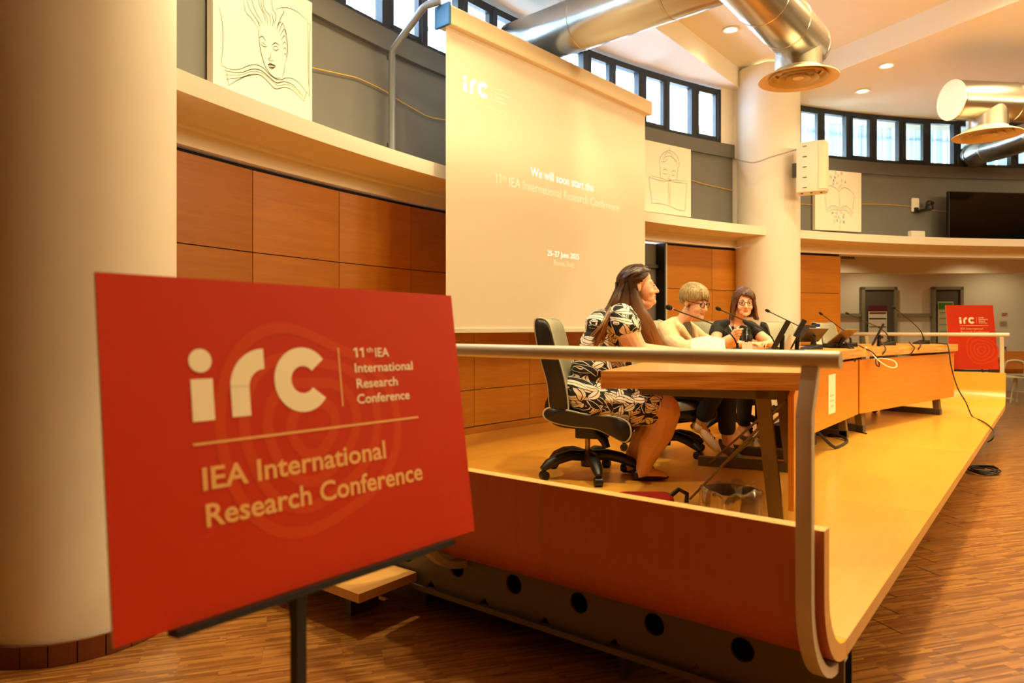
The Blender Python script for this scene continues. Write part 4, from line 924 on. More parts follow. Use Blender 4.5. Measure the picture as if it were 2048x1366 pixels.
def hair_mat(name, c1, c2, sc=1.0, tip=None):
    m = bpy.data.materials.new(name); m.use_nodes = True; nt = m.node_tree; N = nt.nodes.new; b = nt.nodes['Principled BSDF']
    tc = N('ShaderNodeTexCoord'); n_ = N('ShaderNodeTexNoise'); n_.inputs['Scale'].default_value = 120 * sc; n_.inputs['Detail'].default_value = 3
    mp = N('ShaderNodeMapping'); mp.inputs['Scale'].default_value = (1, 1, .10); nt.links.new(tc.outputs['Object'], mp.inputs[0]); nt.links.new(mp.outputs[0], n_.inputs['Vector'])
    mx = N('ShaderNodeMix'); mx.data_type = 'RGBA'; mx.inputs[6].default_value = lin(c1); mx.inputs[7].default_value = lin(c2)
    mr = N('ShaderNodeMapRange'); mr.inputs['From Min'].default_value = .35; mr.inputs['From Max'].default_value = .65
    nt.links.new(n_.outputs[0], mr.inputs[0]); nt.links.new(mr.outputs[0], mx.inputs[0])
    sx_3 = N('ShaderNodeSeparateXYZ'); nt.links.new(tc.outputs['Object'], sx_3.inputs[0]); mz = N('ShaderNodeMapRange'); mz.inputs['From Min'].default_value = 1.14; mz.inputs['From Max'].default_value = .86; nt.links.new(sx_3.outputs[2], mz.inputs[0])
    m2 = N('ShaderNodeMix'); m2.data_type = 'RGBA'; m2.inputs[7].default_value = lin(tip or c2); nt.links.new(mz.outputs[0], m2.inputs[0]); nt.links.new(mx.outputs[2], m2.inputs[6]); nt.links.new(m2.outputs[2], b.inputs['Base Color'])
    b.inputs['Roughness'].default_value = .38; b.inputs['Specular IOR Level'].default_value = .4
    bp = N('ShaderNodeBump'); bp.inputs['Strength'].default_value = .10; bp.inputs['Distance'].default_value = .004; nt.links.new(n_.outputs[0], bp.inputs['Height']); nt.links.new(bp.outputs[0], b.inputs['Normal'])
    return m
def person(me, label, loc, f):
    o = bpy.data.objects.new('person', me); COL.objects.link(o); o.location = loc; o.rotation_euler = (0, 0, yaw(f)); return tag(o, label, 'person')
def leaf_print():
    m = bpy.data.materials.new('leaf_print_cloth'); m.use_nodes = True; nt = m.node_tree; N = nt.nodes.new; L = nt.links.new; b = nt.nodes['Principled BSDF']; b.inputs['Roughness'].default_value = .7
    def M_(op, a, b_=None):
        n = N('ShaderNodeMath'); n.operation = op
        for i, x in enumerate((a, b_)):
            if x is None: continue
            if isinstance(x, (int, float)): n.inputs[i].default_value = x
            else: L(x, n.inputs[i])
        return n.outputs[0]
    tc = N('ShaderNodeTexCoord'); sp = N('ShaderNodeSeparateXYZ'); L(tc.outputs['Object'], sp.inputs[0])
    u = M_('ADD', sp.outputs[1], M_('MULTIPLY', sp.outputs[0], -.75)); v = M_('ADD', sp.outputs[2], M_('MULTIPLY', sp.outputs[0], .12))
    def layer(scale, off, Lh, Wd):
        cb = N('ShaderNodeCombineXYZ'); L(M_('ADD', u, off), cb.inputs[0]); L(M_('ADD', v, off * .7), cb.inputs[1])
        vo = N('ShaderNodeTexVoronoi'); vo.voronoi_dimensions = '2D'; vo.inputs['Scale'].default_value = scale; vo.inputs['Randomness'].default_value = .75; L(cb.outputs[0], vo.inputs['Vector'])
        sb = N('ShaderNodeVectorMath'); sb.operation = 'SUBTRACT'; L(cb.outputs[0], sb.inputs[0]); L(vo.outputs['Position'], sb.inputs[1])
        s2 = N('ShaderNodeSeparateXYZ'); L(sb.outputs[0], s2.inputs[0]); sc = N('ShaderNodeSeparateColor'); L(vo.outputs['Color'], sc.inputs[0])
        an = M_('MULTIPLY', sc.outputs[0], 6.283); c, s = M_('COSINE', an), M_('SINE', an)
        p = M_('ADD', M_('MULTIPLY', s2.outputs[0], c), M_('MULTIPLY', s2.outputs[1], s)); q = M_('SUBTRACT', M_('MULTIPLY', s2.outputs[1], c), M_('MULTIPLY', s2.outputs[0], s))
        q = M_('ADD', q, M_('MULTIPLY', M_('MULTIPLY', p, p), 4.0)); t = M_('DIVIDE', p, Lh)
        edge = M_('SUBTRACT', M_('MULTIPLY', M_('SUBTRACT', 1.0, M_('MULTIPLY', t, t)), Wd), M_('ABSOLUTE', q))      # >0 inside the leaf
        inside = M_('GREATER_THAN', edge, 0.0); vein = M_('GREATER_THAN', M_('ABSOLUTE', q), .0016); rim = M_('LESS_THAN', edge, .0035)
        hollow = M_('GREATER_THAN', sc.outputs[1], .74)
        solid = M_('MULTIPLY', inside, vein); line = M_('MULTIPLY', inside, rim)
        return M_('ADD', M_('MULTIPLY', solid, M_('SUBTRACT', 1.0, hollow)), M_('MULTIPLY', line, hollow)), M_('LESS_THAN', edge, -.0032)
    (f1, k1), (f2, k2), (f3, k3) = layer(15.5, 0, .044, .0165), layer(15, 3.37, .044, .0145), layer(17, 7.71, .038, .0125)
    tot = M_('ADD', M_('ADD', f1, M_('MULTIPLY', f2, k1)), M_('MULTIPLY', f3, M_('MULTIPLY', k1, k2)))
    mx = N('ShaderNodeMix'); mx.data_type = 'RGBA'; mx.inputs[6].default_value = lin('#0b0c14'); mx.inputs[7].default_value = lin('#efe3d2'); L(tot, mx.inputs[0]); L(mx.outputs[2], b.inputs['Base Color']); return m
VOX = .0042
def TR(p, rot, sc=1.0): return Matrix.Translation(p) @ rot.to_4x4() @ Matrix.Scale(sc, 4)
# ---- the woman in the leaf print dress
H = TR(V((0, .287, 1.168)), frame((.03, 1, .05)), 1.05)
b = MB(); fg = MB(); head(b, H, 1.06, .8)
chain(b, [((0, .245, 1.10), .062), ((0, .20, 1.03), .066), ((0, .16, .95), .085)])
b.ball((0, .13, .85), (.15, .12, .16)); b.ball((0, .06, .66), (.16, .14, .15)); b.ball((0, .0, .52), (.18, .16, .12)); chain(b, [((-.14, .16, .985), .06), ((.14, .16, .985), .06)])
for s in (-1, 1):
    chain(b, [((s * .185, .165, .985), .064), ((s * .225, .20, .87), .068), ((s * .235, .245, .785), .060), ((s * .225, .30, .775), .052), ((s * .15, .43, .775), .036), ((s * .125, .475, .778), .028)])
    hand(b, fg, (s * .12, .485, .779), (-s * .35, .93, -.02), (0, .05, 1), (-s * .93, -.35, 0), .18, .25)
    chain(b, [((s * .10, .05, .46), .12), ((s * .11, .25, .45), .11), ((s * .115, .42, .425), .100)]) ; kx_ = .115 if s > 0 else .08
    ay = .305 if s > 0 else .27
    chain(b, [((s * .115, .425, .415), .098), ((s * .112, .40, .30), .086), ((s * .105, .355, .22), .080), ((s * .10, ay + .01, .11), .052), ((s * .10, ay, .06), .046)]); b.ball((s * .10, ay - .02, .04), .038); chain(b, [((s * .10, ay + .03, .045), .036), ((s * .10, ay + .12, .025), .026)])
w1 = person(finish_body(organic(b, VOX, 4), H, fg), 'woman in a black and white leaf print dress speaking in profile', (3.69, 2.27, DECK), (.6164, -.7874))
eyes(w1, H)
b = MB(); b.ball((0, .0, .52), (.215, .195, .15)); b.ball((0, .045, .66), (.205, .175, .16)); b.ball((0, .09, .80), (.19, .165, .15)); b.ball((0, .13, .90), (.185, .15, .13)); b.ball((0, .08, .93), (.16, .12, .10))
for s in (-1, 1):
    b.ball((s * .075, .225, .86), (.085, .075, .085)); cap(b, V((s * .08, .16, 1.0)), .066, V((s * .175, .165, .985)), .074); chain(b, [((s * .18, .165, .985), .078), ((s * .205, .18, .945), .084), ((s * .216, .188, .925), .084)])
    chain(b, [((s * .10, .03, .47), .138), ((s * .11, .22, .455), .128), ((s * .112, .335, .445), .117)])
b.ball((0, .18, .47), (.17, .17, .11))
leafm = leaf_print(); me = wrinkle(organic(b, .006, 8), .005, (11, 11, 20)); me.materials.clear(); me.materials.append(leafm); link('dress', me, w1, False)
hm = hair_mat('brown_hair', '#2b1508', '#3f2210', tip='#8a5a30'); h = MB()
hair_cap(h, H, lambda p: p.z > .018 + .98 * max(0, p.y) if p.y > 0 else p.z > -.035)
for i in range(26):                                   # swept back from the forehead to the clip
    y0 = .078 - .012 * (i % 9) + random.uniform(-.004, .004)
    for s in (-1, 1):
        z = .115 if i < 13 else .09
        a_ = (s * random.uniform(.002, .05), y0, z); skull_lock(h, H, a_, (s * random.uniform(.004, .03), -.105, .02 + random.uniform(-.015, .02)), random.uniform(.008, .012), .011)
for i in range(14):
    for s in (-1, 1): skull_lock(h, H, (s * .06, .055 - .007 * i, .07 - .002 * i), (s * .05, -.085, -.005 - .002 * i), .010, .010)
for s in (-1, 1):                                      # the body of the long hair under its strands
    h.tube([H @ V(q) for q in ((s * .035, -.05, .02), (s * .045, -.075, -.06), (s * .06, -.11, -.15), (s * .09, -.165, -.24), (s * .11, -.21, -.31))], [.055, .060, .066, .068, .035], 14, sx=1.0, sy=.75)
    h.tube([H @ V(q) for q in ((s * .055, -.03, .02), (s * .075, -.03, -.06), (s * .10, -.005, -.15), (s * .13, .03, -.24), (s * .135, .06, -.33))], [.030, .036, .042, .042, .022], 12, sy=.8)
for i in range(70):                                   # behind the shoulder, down the back
    t_ = random.random(); s = random.choice((-1, 1, 1)); x0 = s * random.uniform(.01, .075); 
    end = (s * random.uniform(.02, .20), -.21 - random.uniform(0, .10), -.30 - random.uniform(0, .08) + .06 * t_)
    lock(h, H, [(x0, -.09, .05 - .05 * t_), (x0 * 1.15, -.118, -.02), (x0 * 1.45, -.155, -.10), (end[0] * .95, -.215, -.19), end], random.uniform(.013, .019), 5, .5)
for i in range(60):                                   # in front of the near shoulder
    t_ = random.random(); s = 1 if i % 3 else -1; x0 = s * random.uniform(.066, .082)
    lock(h, H, [(x0, -.055 + .03 * t_, .05), (x0 * 1.05, -.045 + .03 * t_, -.03), (s * (.085 + .02 * t_), -.035 + .035 * t_, -.11), (s * (.12 + .03 * t_), .005 + .04 * t_, -.21), (s * (.125 + .03 * t_), .035 + .05 * t_, -.31 - random.uniform(0, .05)), (s * (.10 + .05 * random.random()), .055 + .06 * t_, -.38 - random.uniform(0, .06))], random.uniform(.012, .017), 5, .5)
h.build('hair', hm, w1, True, 70, world=False)
m = MB(); m.rbox(H @ V((0, -.118, .02)), (.06, .02, .035), .006); m.build('hair_clip', blackp, w1, world=False)
for s in (-1, 1):
    ay = .305 if s > 0 else .27
    m = MB(); m.ball((s * .10, ay + .04, .018), (.040, .115, .018), 20, 10); m.ball((s * .10, ay - .045, .035), (.034, .03, .032)); m.tube([(s * .10 - .03, ay + .03, .055), (s * .10, ay + .05, .075), (s * .10 + .03, ay + .03, .055)], .007, 8)
    m.build('shoe', mat('black_shoe', '#0d0b0a', .4), w1, True, world=False)
# ---- the woman in the cream jacket
H = TR(V((.0, .215, 1.098)), frame((.16, .93, -.24)), .98)
b = MB(); fg = MB(); head(b, H, .95)
chain(b, [((0, .185, 1.04), .048), ((0, .13, .97), .05), ((0, .10, .90), .07)]); b.ball((0, .07, .80), (.13, .10, .15)); b.ball((0, .0, .58), (.15, .13, .12)); chain(b, [((-.13, .085, .91), .05), ((.13, .085, .91), .05)])
chain(b, [((.04, .43, .81), .030), ((.015, .475, .84), .026)]); chain(b, [((-.13, .43, .81), .030), ((-.10, .475, .84), .026)])
hand(b, fg, (.012, .478, .845), (-.62, .55, .35), (.35, .75, .45), (-.3, .2, .93), .75, .1, .98); hand(b, fg, (-.098, .478, .845), (.62, .55, .35), (-.35, .75, .45), (.3, .2, .93), .75, .1, .98)
for s in (-1, 1):
    kn = (s * .08, .42, .50)
    chain(b, [((s * .09, .03, .50), .085), (kn, .065)]); an = (.045, .285, .245) if s > 0 else (-.10, .42, .10); chain(b, [(kn, .06), (an, .036)]); tp = (-.02, .385, .09) if s > 0 else (-.10, .50, .03); chain(b, [(an, .034), (V(an).lerp(V(tp), .5) - V((0, 0, .02)), .024)])
w2 = person(finish_body(organic(b, VOX, 4), H, fg), 'woman with short fair hair and glasses in a cream jacket', (4.73, 2.26, DECK), (-.06, -1))
eyes(w2, H, '#6a5238')
jk = mat('cream_jacket', '#d9c39c', .75, bump=.25, bscale=9); b = MB()
b.ball((0, .0, .60), (.175, .145, .14)); b.ball((0, .035, .72), (.165, .135, .13)); b.ball((0, .065, .84), (.165, .125, .13)); chain(b, [((-.145, .08, .905), .062), ((-.05, .085, .945), .055), ((.05, .085, .945), .055), ((.145, .08, .905), .062)])
for s in (-1, 1):
    e_ = V((s * .25, .26, .775)); wr = V((.045, .43, .812)) if s > 0 else V((-.135, .43, .812)); chain(b, [((s * .155, .085, .905), .066), ((s * .215, .16, .83), .060), (e_, .056), (e_.lerp(wr, .5), .047), (wr, .040)])
    chain(b, [((s * .066, .10, .972), .022), ((s * .085, .165, .91), .026), ((s * .055, .205, .84), .022), ((s * .02, .21, .78), .016)])      # lapel roll
for z in (.80, .70): b.tube([(-.16, .10, z), (0, .165, z - .02), (.16, .10, z)], .008, 8)
me = wrinkle(organic(b, .005, 4), .0055, (10, 13, 20), 5); me.materials.clear(); me.materials.append(jk); link('jacket', me, w2, False)
m = MB(); m.ball((0, .150, .885), (.056, .048, .105), 18, 12); m.build('blouse', mat('print_blouse', '#54432e', .7, mottled=.7, bscale=60), w2, True, world=False)
b = MB(); b.ball((0, .0, .55), (.175, .15, .11))
for s in (-1, 1):
    kn = V((s * .08, .42, .50)); chain(b, [((s * .09, .03, .50), .10), (kn, .078)]); an = V((.045, .285, .245)) if s > 0 else V((-.10, .42, .10)); chain(b, [(kn, .075), (kn.lerp(an, .72), .060)])
me = organic(b, .007, 5); me.materials.clear(); me.materials.append(mat('dark_trousers', '#1b1d18', .8)); link('trousers', me, w2, False)
for s in (-1, 1):
    an, tp = ((.045, .285, .245), (-.02, .385, .09)) if s > 0 else ((-.10, .42, .10), (-.10, .50, .03)); an, tp = V(an), V(tp); dd = (tp - an).normalized(); hl = an - V((0, .0, .04)) - dd * .05
    rt_ = Matrix((dd.cross(V((0, 0, 1))).normalized(), dd, dd.cross(V((0, 0, 1))).normalized().cross(dd))).transposed()
    m = MB(); m.ball(hl.lerp(tp, .62) - V((0, 0, .012)), (.043, .13, .036), 20, 12, rt_); m.ball(hl.lerp(tp, .15), (.035, .045, .042), 14, 10, rt_); o = m.build('shoe', mat('cream_shoe' if s > 0 else 'grey_shoe', '#fff4e2' if s > 0 else '#6b6253', .5), w2, True, world=False)
    m = MB(); q = hl.lerp(tp, .72) + rt_.col[2] * .022; m.tube([q - rt_.col[0] * .025, q + rt_.col[2] * .006, q + rt_.col[0] * .025], .005, 6); m.build('bow', blackp, o, True, world=False)
hm2 = hair_mat('fair_hair', '#6f5b3b', '#b0976a'); h = MB()
hair_cap(h, H, lambda p: (p.z > .03 + .55 * max(0, p.y)) if p.y > 0 else p.z > -.04, (.014, .014, .020))
for i in range(34):                                   # fringe swept from the parting across the brow
    f_ = i / 33; a_ = (-.015 + random.uniform(-.006, .006), .085 - .16 * f_, .125); bq = (.070, .085 - .13 * f_, .035 - .02 * f_); skull_lock(h, H, a_, bq, random.uniform(.010, .014), .019)
    bq2 = (-.072, .070 - .13 * f_, .045 - .03 * f_); skull_lock(h, H, a_, bq2, random.uniform(.010, .013), .018)
for i in range(16):
    f_ = i / 15; skull_lock(h, H, (.03 + random.uniform(-.008, .008), .05 + .03 * f_, .118), (-.072 + .125 * f_, .078 + .018 * math.sin(3 * f_), .022 + .038 * f_ + random.uniform(-.008, .008)), .011, .021); ph = (f_ - .5) * 2.4
    skull_lock(h, H, (.02 * ph, -.04, .125), (.072 * math.sin(ph), -.09 * math.cos(ph), -.035), .013, .014)
h.build('hair', hm2, w2, True, 70, world=False)
def glasses(parent, H, col, rx=.021, rz=.016):
    g = MB(); gm = mat('frame' + col[1:], col, .35)
    for s in (-1, 1):
        P = [H @ V((s * .031 + rx * math.cos(a), .103 - abs(rx * math.cos(a) * s + .031 - .031) * .0 - max(0, (s * rx * math.cos(a)) * .25), .003 + rz * math.sin(a))) for a in [2 * math.pi * i / 20 for i in range(21)]]
        g.tube(P, .0024, 6, caps=False); g.tube([H @ V((s * .052, .096, .008)), H @ V((s * .076, .06, .010)), H @ V((s * .079, .0, .008))], .002, 6)
    g.tube([H @ V((-.010, .103, .006)), H @ V((0, .106, .009)), H @ V((.010, .103, .006))], .002, 6); o = g.build('glasses', gm, parent, True, world=False)
    return o
glasses(w2, H, '#2b0f0a', .023, .018)
m = MB(); m.ball(H @ V((.082, -.004, -.038)), .006, 10, 8); m.build('earring', mat('pearl', '#f0e8da', .2), w2, True, world=False)
# ---- the woman in the black blouse
H = TR(V((-.02, .20, 1.122)), frame((.30, .95, -.04)), .99)
b = MB(); fg = MB(); head(b, H, .97)
chain(b, [((0, .165, 1.06), .047), ((0, .11, .985), .05), ((0, .08, .91), .07)]); b.ball((0, .075, .86), (.12, .10, .13)); b.ball((0, .0, .58), (.15, .13, .12)); chain(b, [((-.13, .07, .92), .05), ((.13, .07, .92), .05)])
for s, wr in ((1, V((.09, .41, .785))), (-1, V((-.13, .40, .79)))):
    chain(b, [((s * .15, .07, .915), .056), ((s * .205, .15, .84), .047), ((s * .255, .235, .782), .042), (V((s * .255, .235, .782)).lerp(wr, .5), .037), (wr, .027)])
    hand(b, fg, tuple(wr + V((-s * .012, .01, 0))), (-s * .75, .62, .08), (.0, .15, .98), (-s * .6, -.75, .1), .55, .2, .95)
    kn = (s * .08, .42, .50); chain(b, [((s * .09, .03, .50), .09), (kn, .065), ((s * .08, .38, .10), .038), ((s * .08, .47, .035), .026)])
w3 = person(finish_body(organic(b, VOX, 4), H, fg), 'woman with brown bobbed hair and glasses in a black blouse', (5.97, 2.25, DECK), (-.68, -.73))
eyes(w3, H, '#2c1a10')
b = MB(); b.ball((0, .0, .60), (.165, .14, .14)); b.ball((0, .04, .74), (.150, .125, .13)); b.ball((0, .07, .86), (.15, .115, .11)); 
for s in (-1, 1): chain(b, [((s * .075, .068, .940), .054), ((s * .145, .07, .918), .064), ((s * .19, .115, .868), .062)]); b.ball((s * .06, .14, .83), (.065, .06, .065))
me = wrinkle(organic(b, .006, 5), .005); me.materials.clear(); me.materials.append(mat('black_blouse', '#0c0a0a', .7)); link('blouse', me, w3, False)
b = MB(); b.ball((0, .0, .55), (.17, .15, .11))
for s in (-1, 1): chain(b, [((s * .09, .03, .50), .10), ((s * .08, .42, .50), .076), ((s * .08, .39, .16), .055)])
me = organic(b, .008, 4); me.materials.clear(); me.materials.append(MATS['dark_trousers']); link('trousers', me, w3, False)
for s in (-1, 1): m = MB(); m.ball((s * .08, .44, .025), (.04, .11, .026), 18, 10); m.build('shoe', MATS['black_shoe'], w3, True, world=False)
ly = mat('lanyard', '#c9d2e0', .6); m = MB()
for s in (-1, 1): m.tube([(s * .06, .05, .985), (s * .075, .135, .93), (s * .05, .20, .85), (s * .012, .215, .775)], .005, 6, sx=1.6, sy=.4)
m.build('lanyard', ly, w3, True, world=False); m = MB(); m.add(*[[(-.018, .186, .93), (.018, .186, .93), (.0, .215, .845)], [(0, 1, 2)]]); 
h = MB(); hm3 = hair_mat('dark_brown_hair', '#2a1409', '#6a3f22')
hair_cap(h, H, lambda p: (p.z > .03 + .75 * max(0, p.y)) if p.y > 0 else p.z > -.05, (.013, .012, .018))
for i in range(34):
    f_ = i / 33
    for s in (-1, 1):
        a_ = (.022 + random.uniform(-.004, .004), .088 - .19 * f_, .12 - .02 * f_); yb = .055 - .13 * f_; bq = (s * .075, yb, .03)
        fl_ = .016 if s > 0 else .02
        tail = [(s * (.088), yb - .008, -.03), (s * (.090 + .006 * (1 - f_)), yb - .014, -.085), (s * (.094 + random.uniform(0, .03) * (1 if s < 0 else .5)), yb - .012, -.125 - random.uniform(0, .02))]
        skull_lock(h, H, a_, bq, random.uniform(.010, .014), .016, tail)
for i in range(14):
    f_ = i / 13; skull_lock(h, H, (.02, .07, .118), (.02 - .09 * f_ + .0, .090 - .02 * f_, .070 - .02 * f_), .010, .016); ph = (f_ - .5) * 2.2
    skull_lock(h, H, (.02 * ph, -.04, .125), (.075 * math.sin(ph), -.09 * math.cos(ph), .0), .013, .014, [(.08 * math.sin(ph), -.10 * math.cos(ph), -.06), (.085 * math.sin(ph), -.10 * math.cos(ph), -.12)])
h.build('hair', hm3, w3, True, 70, world=False)
glasses(w3, H, '#3a1a10', .022, .0165)
# ------------------------------------------------------------------ microphones
def mic(base, hd, label, foam=.011, red=False, mid=None):
    base, hd = V(base), V(hd); dirb = (hd - base); dirb.z = 0; dirb.normalize(); f = -Vector((0, -1, 0))
    t = thing('gooseneck_microphone', label, 'microphone', tuple(base), 0, 'desk microphones')
    a = math.atan2(dirb.y, dirb.x); m = MB(); xf = Matrix.Translation(base) @ Matrix.Rotation(a, 4, 'Z')
    m.add([(-.075, -.055, 0), (.075, -.055, 0), (.075, .055, 0), (-.075, .055, 0), (-.072, -.052, .042), (.06, -.052, .018), (.06, .052, .018), (-.072, .052, .042)], [(3, 2, 1, 0), (4, 5, 6, 7), (0, 1, 5, 4), (1, 2, 6, 5), (2, 3, 7, 6), (3, 0, 4, 7)], xf)
    m.build('base', blackp, t, bevel=.004)
    p0 = base + Vector((0, 0, .035)) - dirb * .045; L = (hd - p0).length
    path = bez(p0, p0 + V((0, 0, 1)) * L * .22 + dirb * .01, p0 + (hd - p0) * .34 + V((0, 0, L * .10)), hd, 18)
    MB().tube([p0, p0 + V((0, 0, .05)) + dirb * .004], [.011, .008], 10).build('socket', blackp, t, True)
    MB().tube(path, [.0052] * 6 + [.0042] * 13, 8).build('gooseneck', blackp, t, True)
    dd = (path[-1] - path[-2]).normalized()
    if red: MB().tube([hd - dd * .012, hd - dd * .002], .0075, 12).build('light_ring', mat('red_ring', '#ff5a50', .4, emit=(1, .16, .12), estr=1.6), t, True)
    MB().tube([hd - dd * .004, hd + dd * .006, hd + dd * .028, hd + dd * .036], [foam * .7, foam, foam, foam * .6], 14).build('mic_head', mat('mic_foam', '#0a0908', .9), t, True)
mic(at(1466, 4.30, DT), at(1342, 3.98, py=616.5), 'microphone with a red light ring in front of the woman in leaf print', .015, True)
mic(at(1541, 4.95, DT), at(1440, 4.75, py=619), 'microphone in front of the woman in the cream jacket', .013)
mic(at(1622, 5.75, DT), at(1538, 5.6, py=623), 'microphone in front of the woman in the black blouse', .012)
mic(at(1694, 6.5, DT), at(1644, 6.4, py=629), 'fourth microphone, beside the tilted tablet on its stand', .011)
mic(at(1772, 7.05, DT), at(1697, 6.9, py=628), 'fifth microphone, behind the thin upright screen on far desk', .011)
mic(at(1842, 7.6, DT), at(1789, 7.4, py=616), 'last microphone with a thick foam head at the far desk end', .021)
# ------------------------------------------------------------------ screens and things on the desk
def slabby(name, label, cat, c, wdir, tilt, w_, h, th, mats, stand=True, group=None):
    """flat panel: wdir along its width, tilted back by tilt degrees; c = middle of its lower edge"""
    c = V(c); wd = V(wdir).normalized(); nf = Vector((-wd.y, wd.x, 0)); t = thing(name, label, cat, tuple(c), 0, group)
    up_ = V((0, 0, 1)) * math.cos(R_(tilt)) - nf * math.sin(R_(tilt)); n = wd.cross(up_)
    rot = Matrix((wd, up_, n)).transposed(); cc = c + up_ * h / 2
    MB().box(cc, (w_, h, th), rot=rot).build('housing', mats[0], t, bevel=.004)
    MB().box(cc - n * (th / 2 + .0005), (w_ - .03, h - .03, .001), rot=rot).build('screen', mat('dark_display', '#08090a', .15), t)
    if stand:
        MB().box(c + n * .05 - V((0, 0, .0)) + V((0, 0, .004)), (w_ * .55, .12, .008), rot=Matrix((wd, nf, V((0, 0, 1)))).transposed()).build('stand_foot', blackp, t)
        MB().tube([c + n * .06 + V((0, 0, .004)), cc + n * .01], .016, 8).build('stand_arm', blackp, t, True)
    return t
mon = mat('monitor_plastic', '#17120d', .5)
vd = (RT * .384 + FW).normalized(); vd2 = (RT * .43 + FW).normalized(); vd3 = (RT * .5 + FW).normalized()
slabby('desk_monitor', 'nearest of two thick tilted desk monitors seen edge on', 'monitor', at(1547, 4.85, DT + .035), vd, 27, .34, .215, .034, [mon])
slabby('desk_monitor', 'second thick tilted desk monitor with the white card against it', 'monitor', at(1578, 5.2, DT + .03), vd, 27, .34, .23, .034, [mon])
slabby('tablet', 'tablet lying back on its stand behind the second desk monitor', 'tablet', at(1617, 6.0, DT + .06), RT * .95 + FW * .3, 48, .20, .17, .012, [mat('grey_back', '#4c463c', .35, .3)])
slabby('laptop', 'open dark laptop lid standing beside the blue capped bottle', 'laptop', at(1619, 6.6, DT + .045), RT * .97 - FW * .24, -8, .17, .16, .01, [mat('laptop_lid', '#1d140d', .5)], False)
slabby('tablet', 'wide tilted tablet on a black stand at the third desk', 'tablet', at(1668, 6.15, DT + .04), RT * .80 + FW * .6, 52, .24, .20, .010, [mat('tablet_back', '#6b5434', .4, .3)])
slabby('tablet', 'thin upright screen leaning on the far desk seen edge on', 'tablet', at(1745, 6.75, DT + .01), (RT * .56 + FW), 25, .26, .23, .016, [mon])
lp = at(1665, 6.3, DT); tag(MB().box((0, 0, .018), (.30, .22, .036), rz=-.3).build('keyboard', blackp, bevel=.005), 'black keyboard unit lying under the wide tilted tablet', 'keyboard').location = lp
o = MB().lathe([(.0, 0), (.033, 0), (.035, .02), (.035, .13), (.03, .16), (.014, .185), (.013, .195), (0, .195)], 24).build('water_bottle', mat('white_bottle', '#e8e8e2', .4), smooth=True); o.location = at(1636, 6.2, DT); tag(o, 'white plastic water bottle with a blue cap on the desk', 'bottle')
c_ = MB().lathe([(.017, .185), (.018, .19), (.018, .212), (.0, .212)], 20).build('bottle_cap', mat('blue_cap', '#1b2f86', .4), o, True, world=False)
m_ = MB(); m_.box((.0, -.0355, .085), (.03, .002, .05)); m_.build('bottle_label', mat('label_grey', '#55524a', .6), o, world=False)
# pen pot, card and papers
pg = at(1493, 4.62, DT); t = thing('pen_pot', 'clear plastic pot of pens standing by the white folded card', 'pen pot', tuple(pg))
def clear_mat():
    m = glass_m.copy(); m.name = 'clear_plastic'; m.node_tree.nodes['Transparent BSDF'].inputs[0].default_value = (.88, .9, .88, 1); return m
clr = clear_mat()
MB().lathe([(.030, .002), (.030, .165), (.027, .165), (.027, .005), (.0, .005), (.0, .002)], 24).build('pot', clr, t, True, world=False)
MB().lathe([(.031, .135), (.031, .168), (.0295, .168), (.0295, .135)], 24, None, True).build('rim_band', clr, t, True, world=False)
for dx, dy, col in ((-.012, .0, '#16130f'), (.0, .01, '#1d1712'), (.012, -.004, '#2b1a14'), (.008, .012, '#8a1f18')):
    MB().tube([(dx * .6, dy * .6, .006), (dx, dy, .13)], .0045, 8).build('pen', mat('pen' + col[1:], col, .4), t, True, world=False)
cd = at(1494, 4.50, DT); o = MB().add([(-.035, -.02, 0), (.035, -.02, 0), (.033, 0, .085), (-.033, 0, .085), (-.035, .02, 0), (.035, .02, 0)], [(0, 1, 2, 3), (3, 2, 5, 4)]).build('name_card', mat('card_grey', '#c9bfae', .8)); o.location = cd; o.rotation_euler = (0, 0, math.atan2(RT.y, RT.x)); tag(o, 'folded blank name card in front of the pen pot', 'card')
pm = mat('office_paper', '#e9dfc8', .8)
def sheet(c, w_, h, rz, tilt=0, bend=.0, label='', cat='paper'):
    n = 8; vs = []; 
    for i in range(n + 1):
        x = (i / n - .5) * w_; z = bend * math.sin(math.pi * i / n)
        vs += [(x, -h / 2, z), (x, h / 2, z), (x, h / 2, z + .0015), (x, -h / 2, z + .0015)]
    fs = [(i * 4 + j, i * 4 + (j + 1) % 4, (i + 1) * 4 + (j + 1) % 4, (i + 1) * 4 + j) for i in range(n) for j in range(4)] + [(3, 2, 1, 0), (n * 4, n * 4 + 1, n * 4 + 2, n * 4 + 3)]
    o = MB().add(vs, fs).build('paper_sheet', pm, smooth=False); o.location = c; o.rotation_euler = (tilt, 0, rz); return tag(o, label, cat, 'papers on the desks')
RTa = math.atan2(RT.y, RT.x)
sheet(at(1416, 4.40, DT + .052), .21, .297, RTa - .25, R_(20), .02, 'white sheet held up at an angle before the woman in the cream jacket')
sheet(at(1440, 4.62, DT + .004), .30, .21, RTa + .3, 0, .003, 'white sheet lying flat under the clasped hands')
sheet(at(1325, 4.08, DT + .003), .21, .29, RTa + .2, 0, .0, 'white sheet under the hand of the woman in leaf print')
cw = at(1574, 5.0, DT + .05); o = MB().box((0, 0, 0), (.05, .002, .13)).build('white_card', pm); o.location = at(1577, 4.95, DT + .065); o.rotation_euler = (R_(0), R_(28), RTa); tag(o, 'narrow white card leaning between the two thick monitors', 'card')
nt_o = bpy.data.objects['notice']; tag(nt_o, 'white printed A4 notice taped to the middle desk front', 'notice'); nt_o.rotation_euler = (0, 0, 0)
tx = MB(); xf = plane_xf(Vector((5.55, 1.3472, .629)), (1, 0, 0), (0, -1, 0))
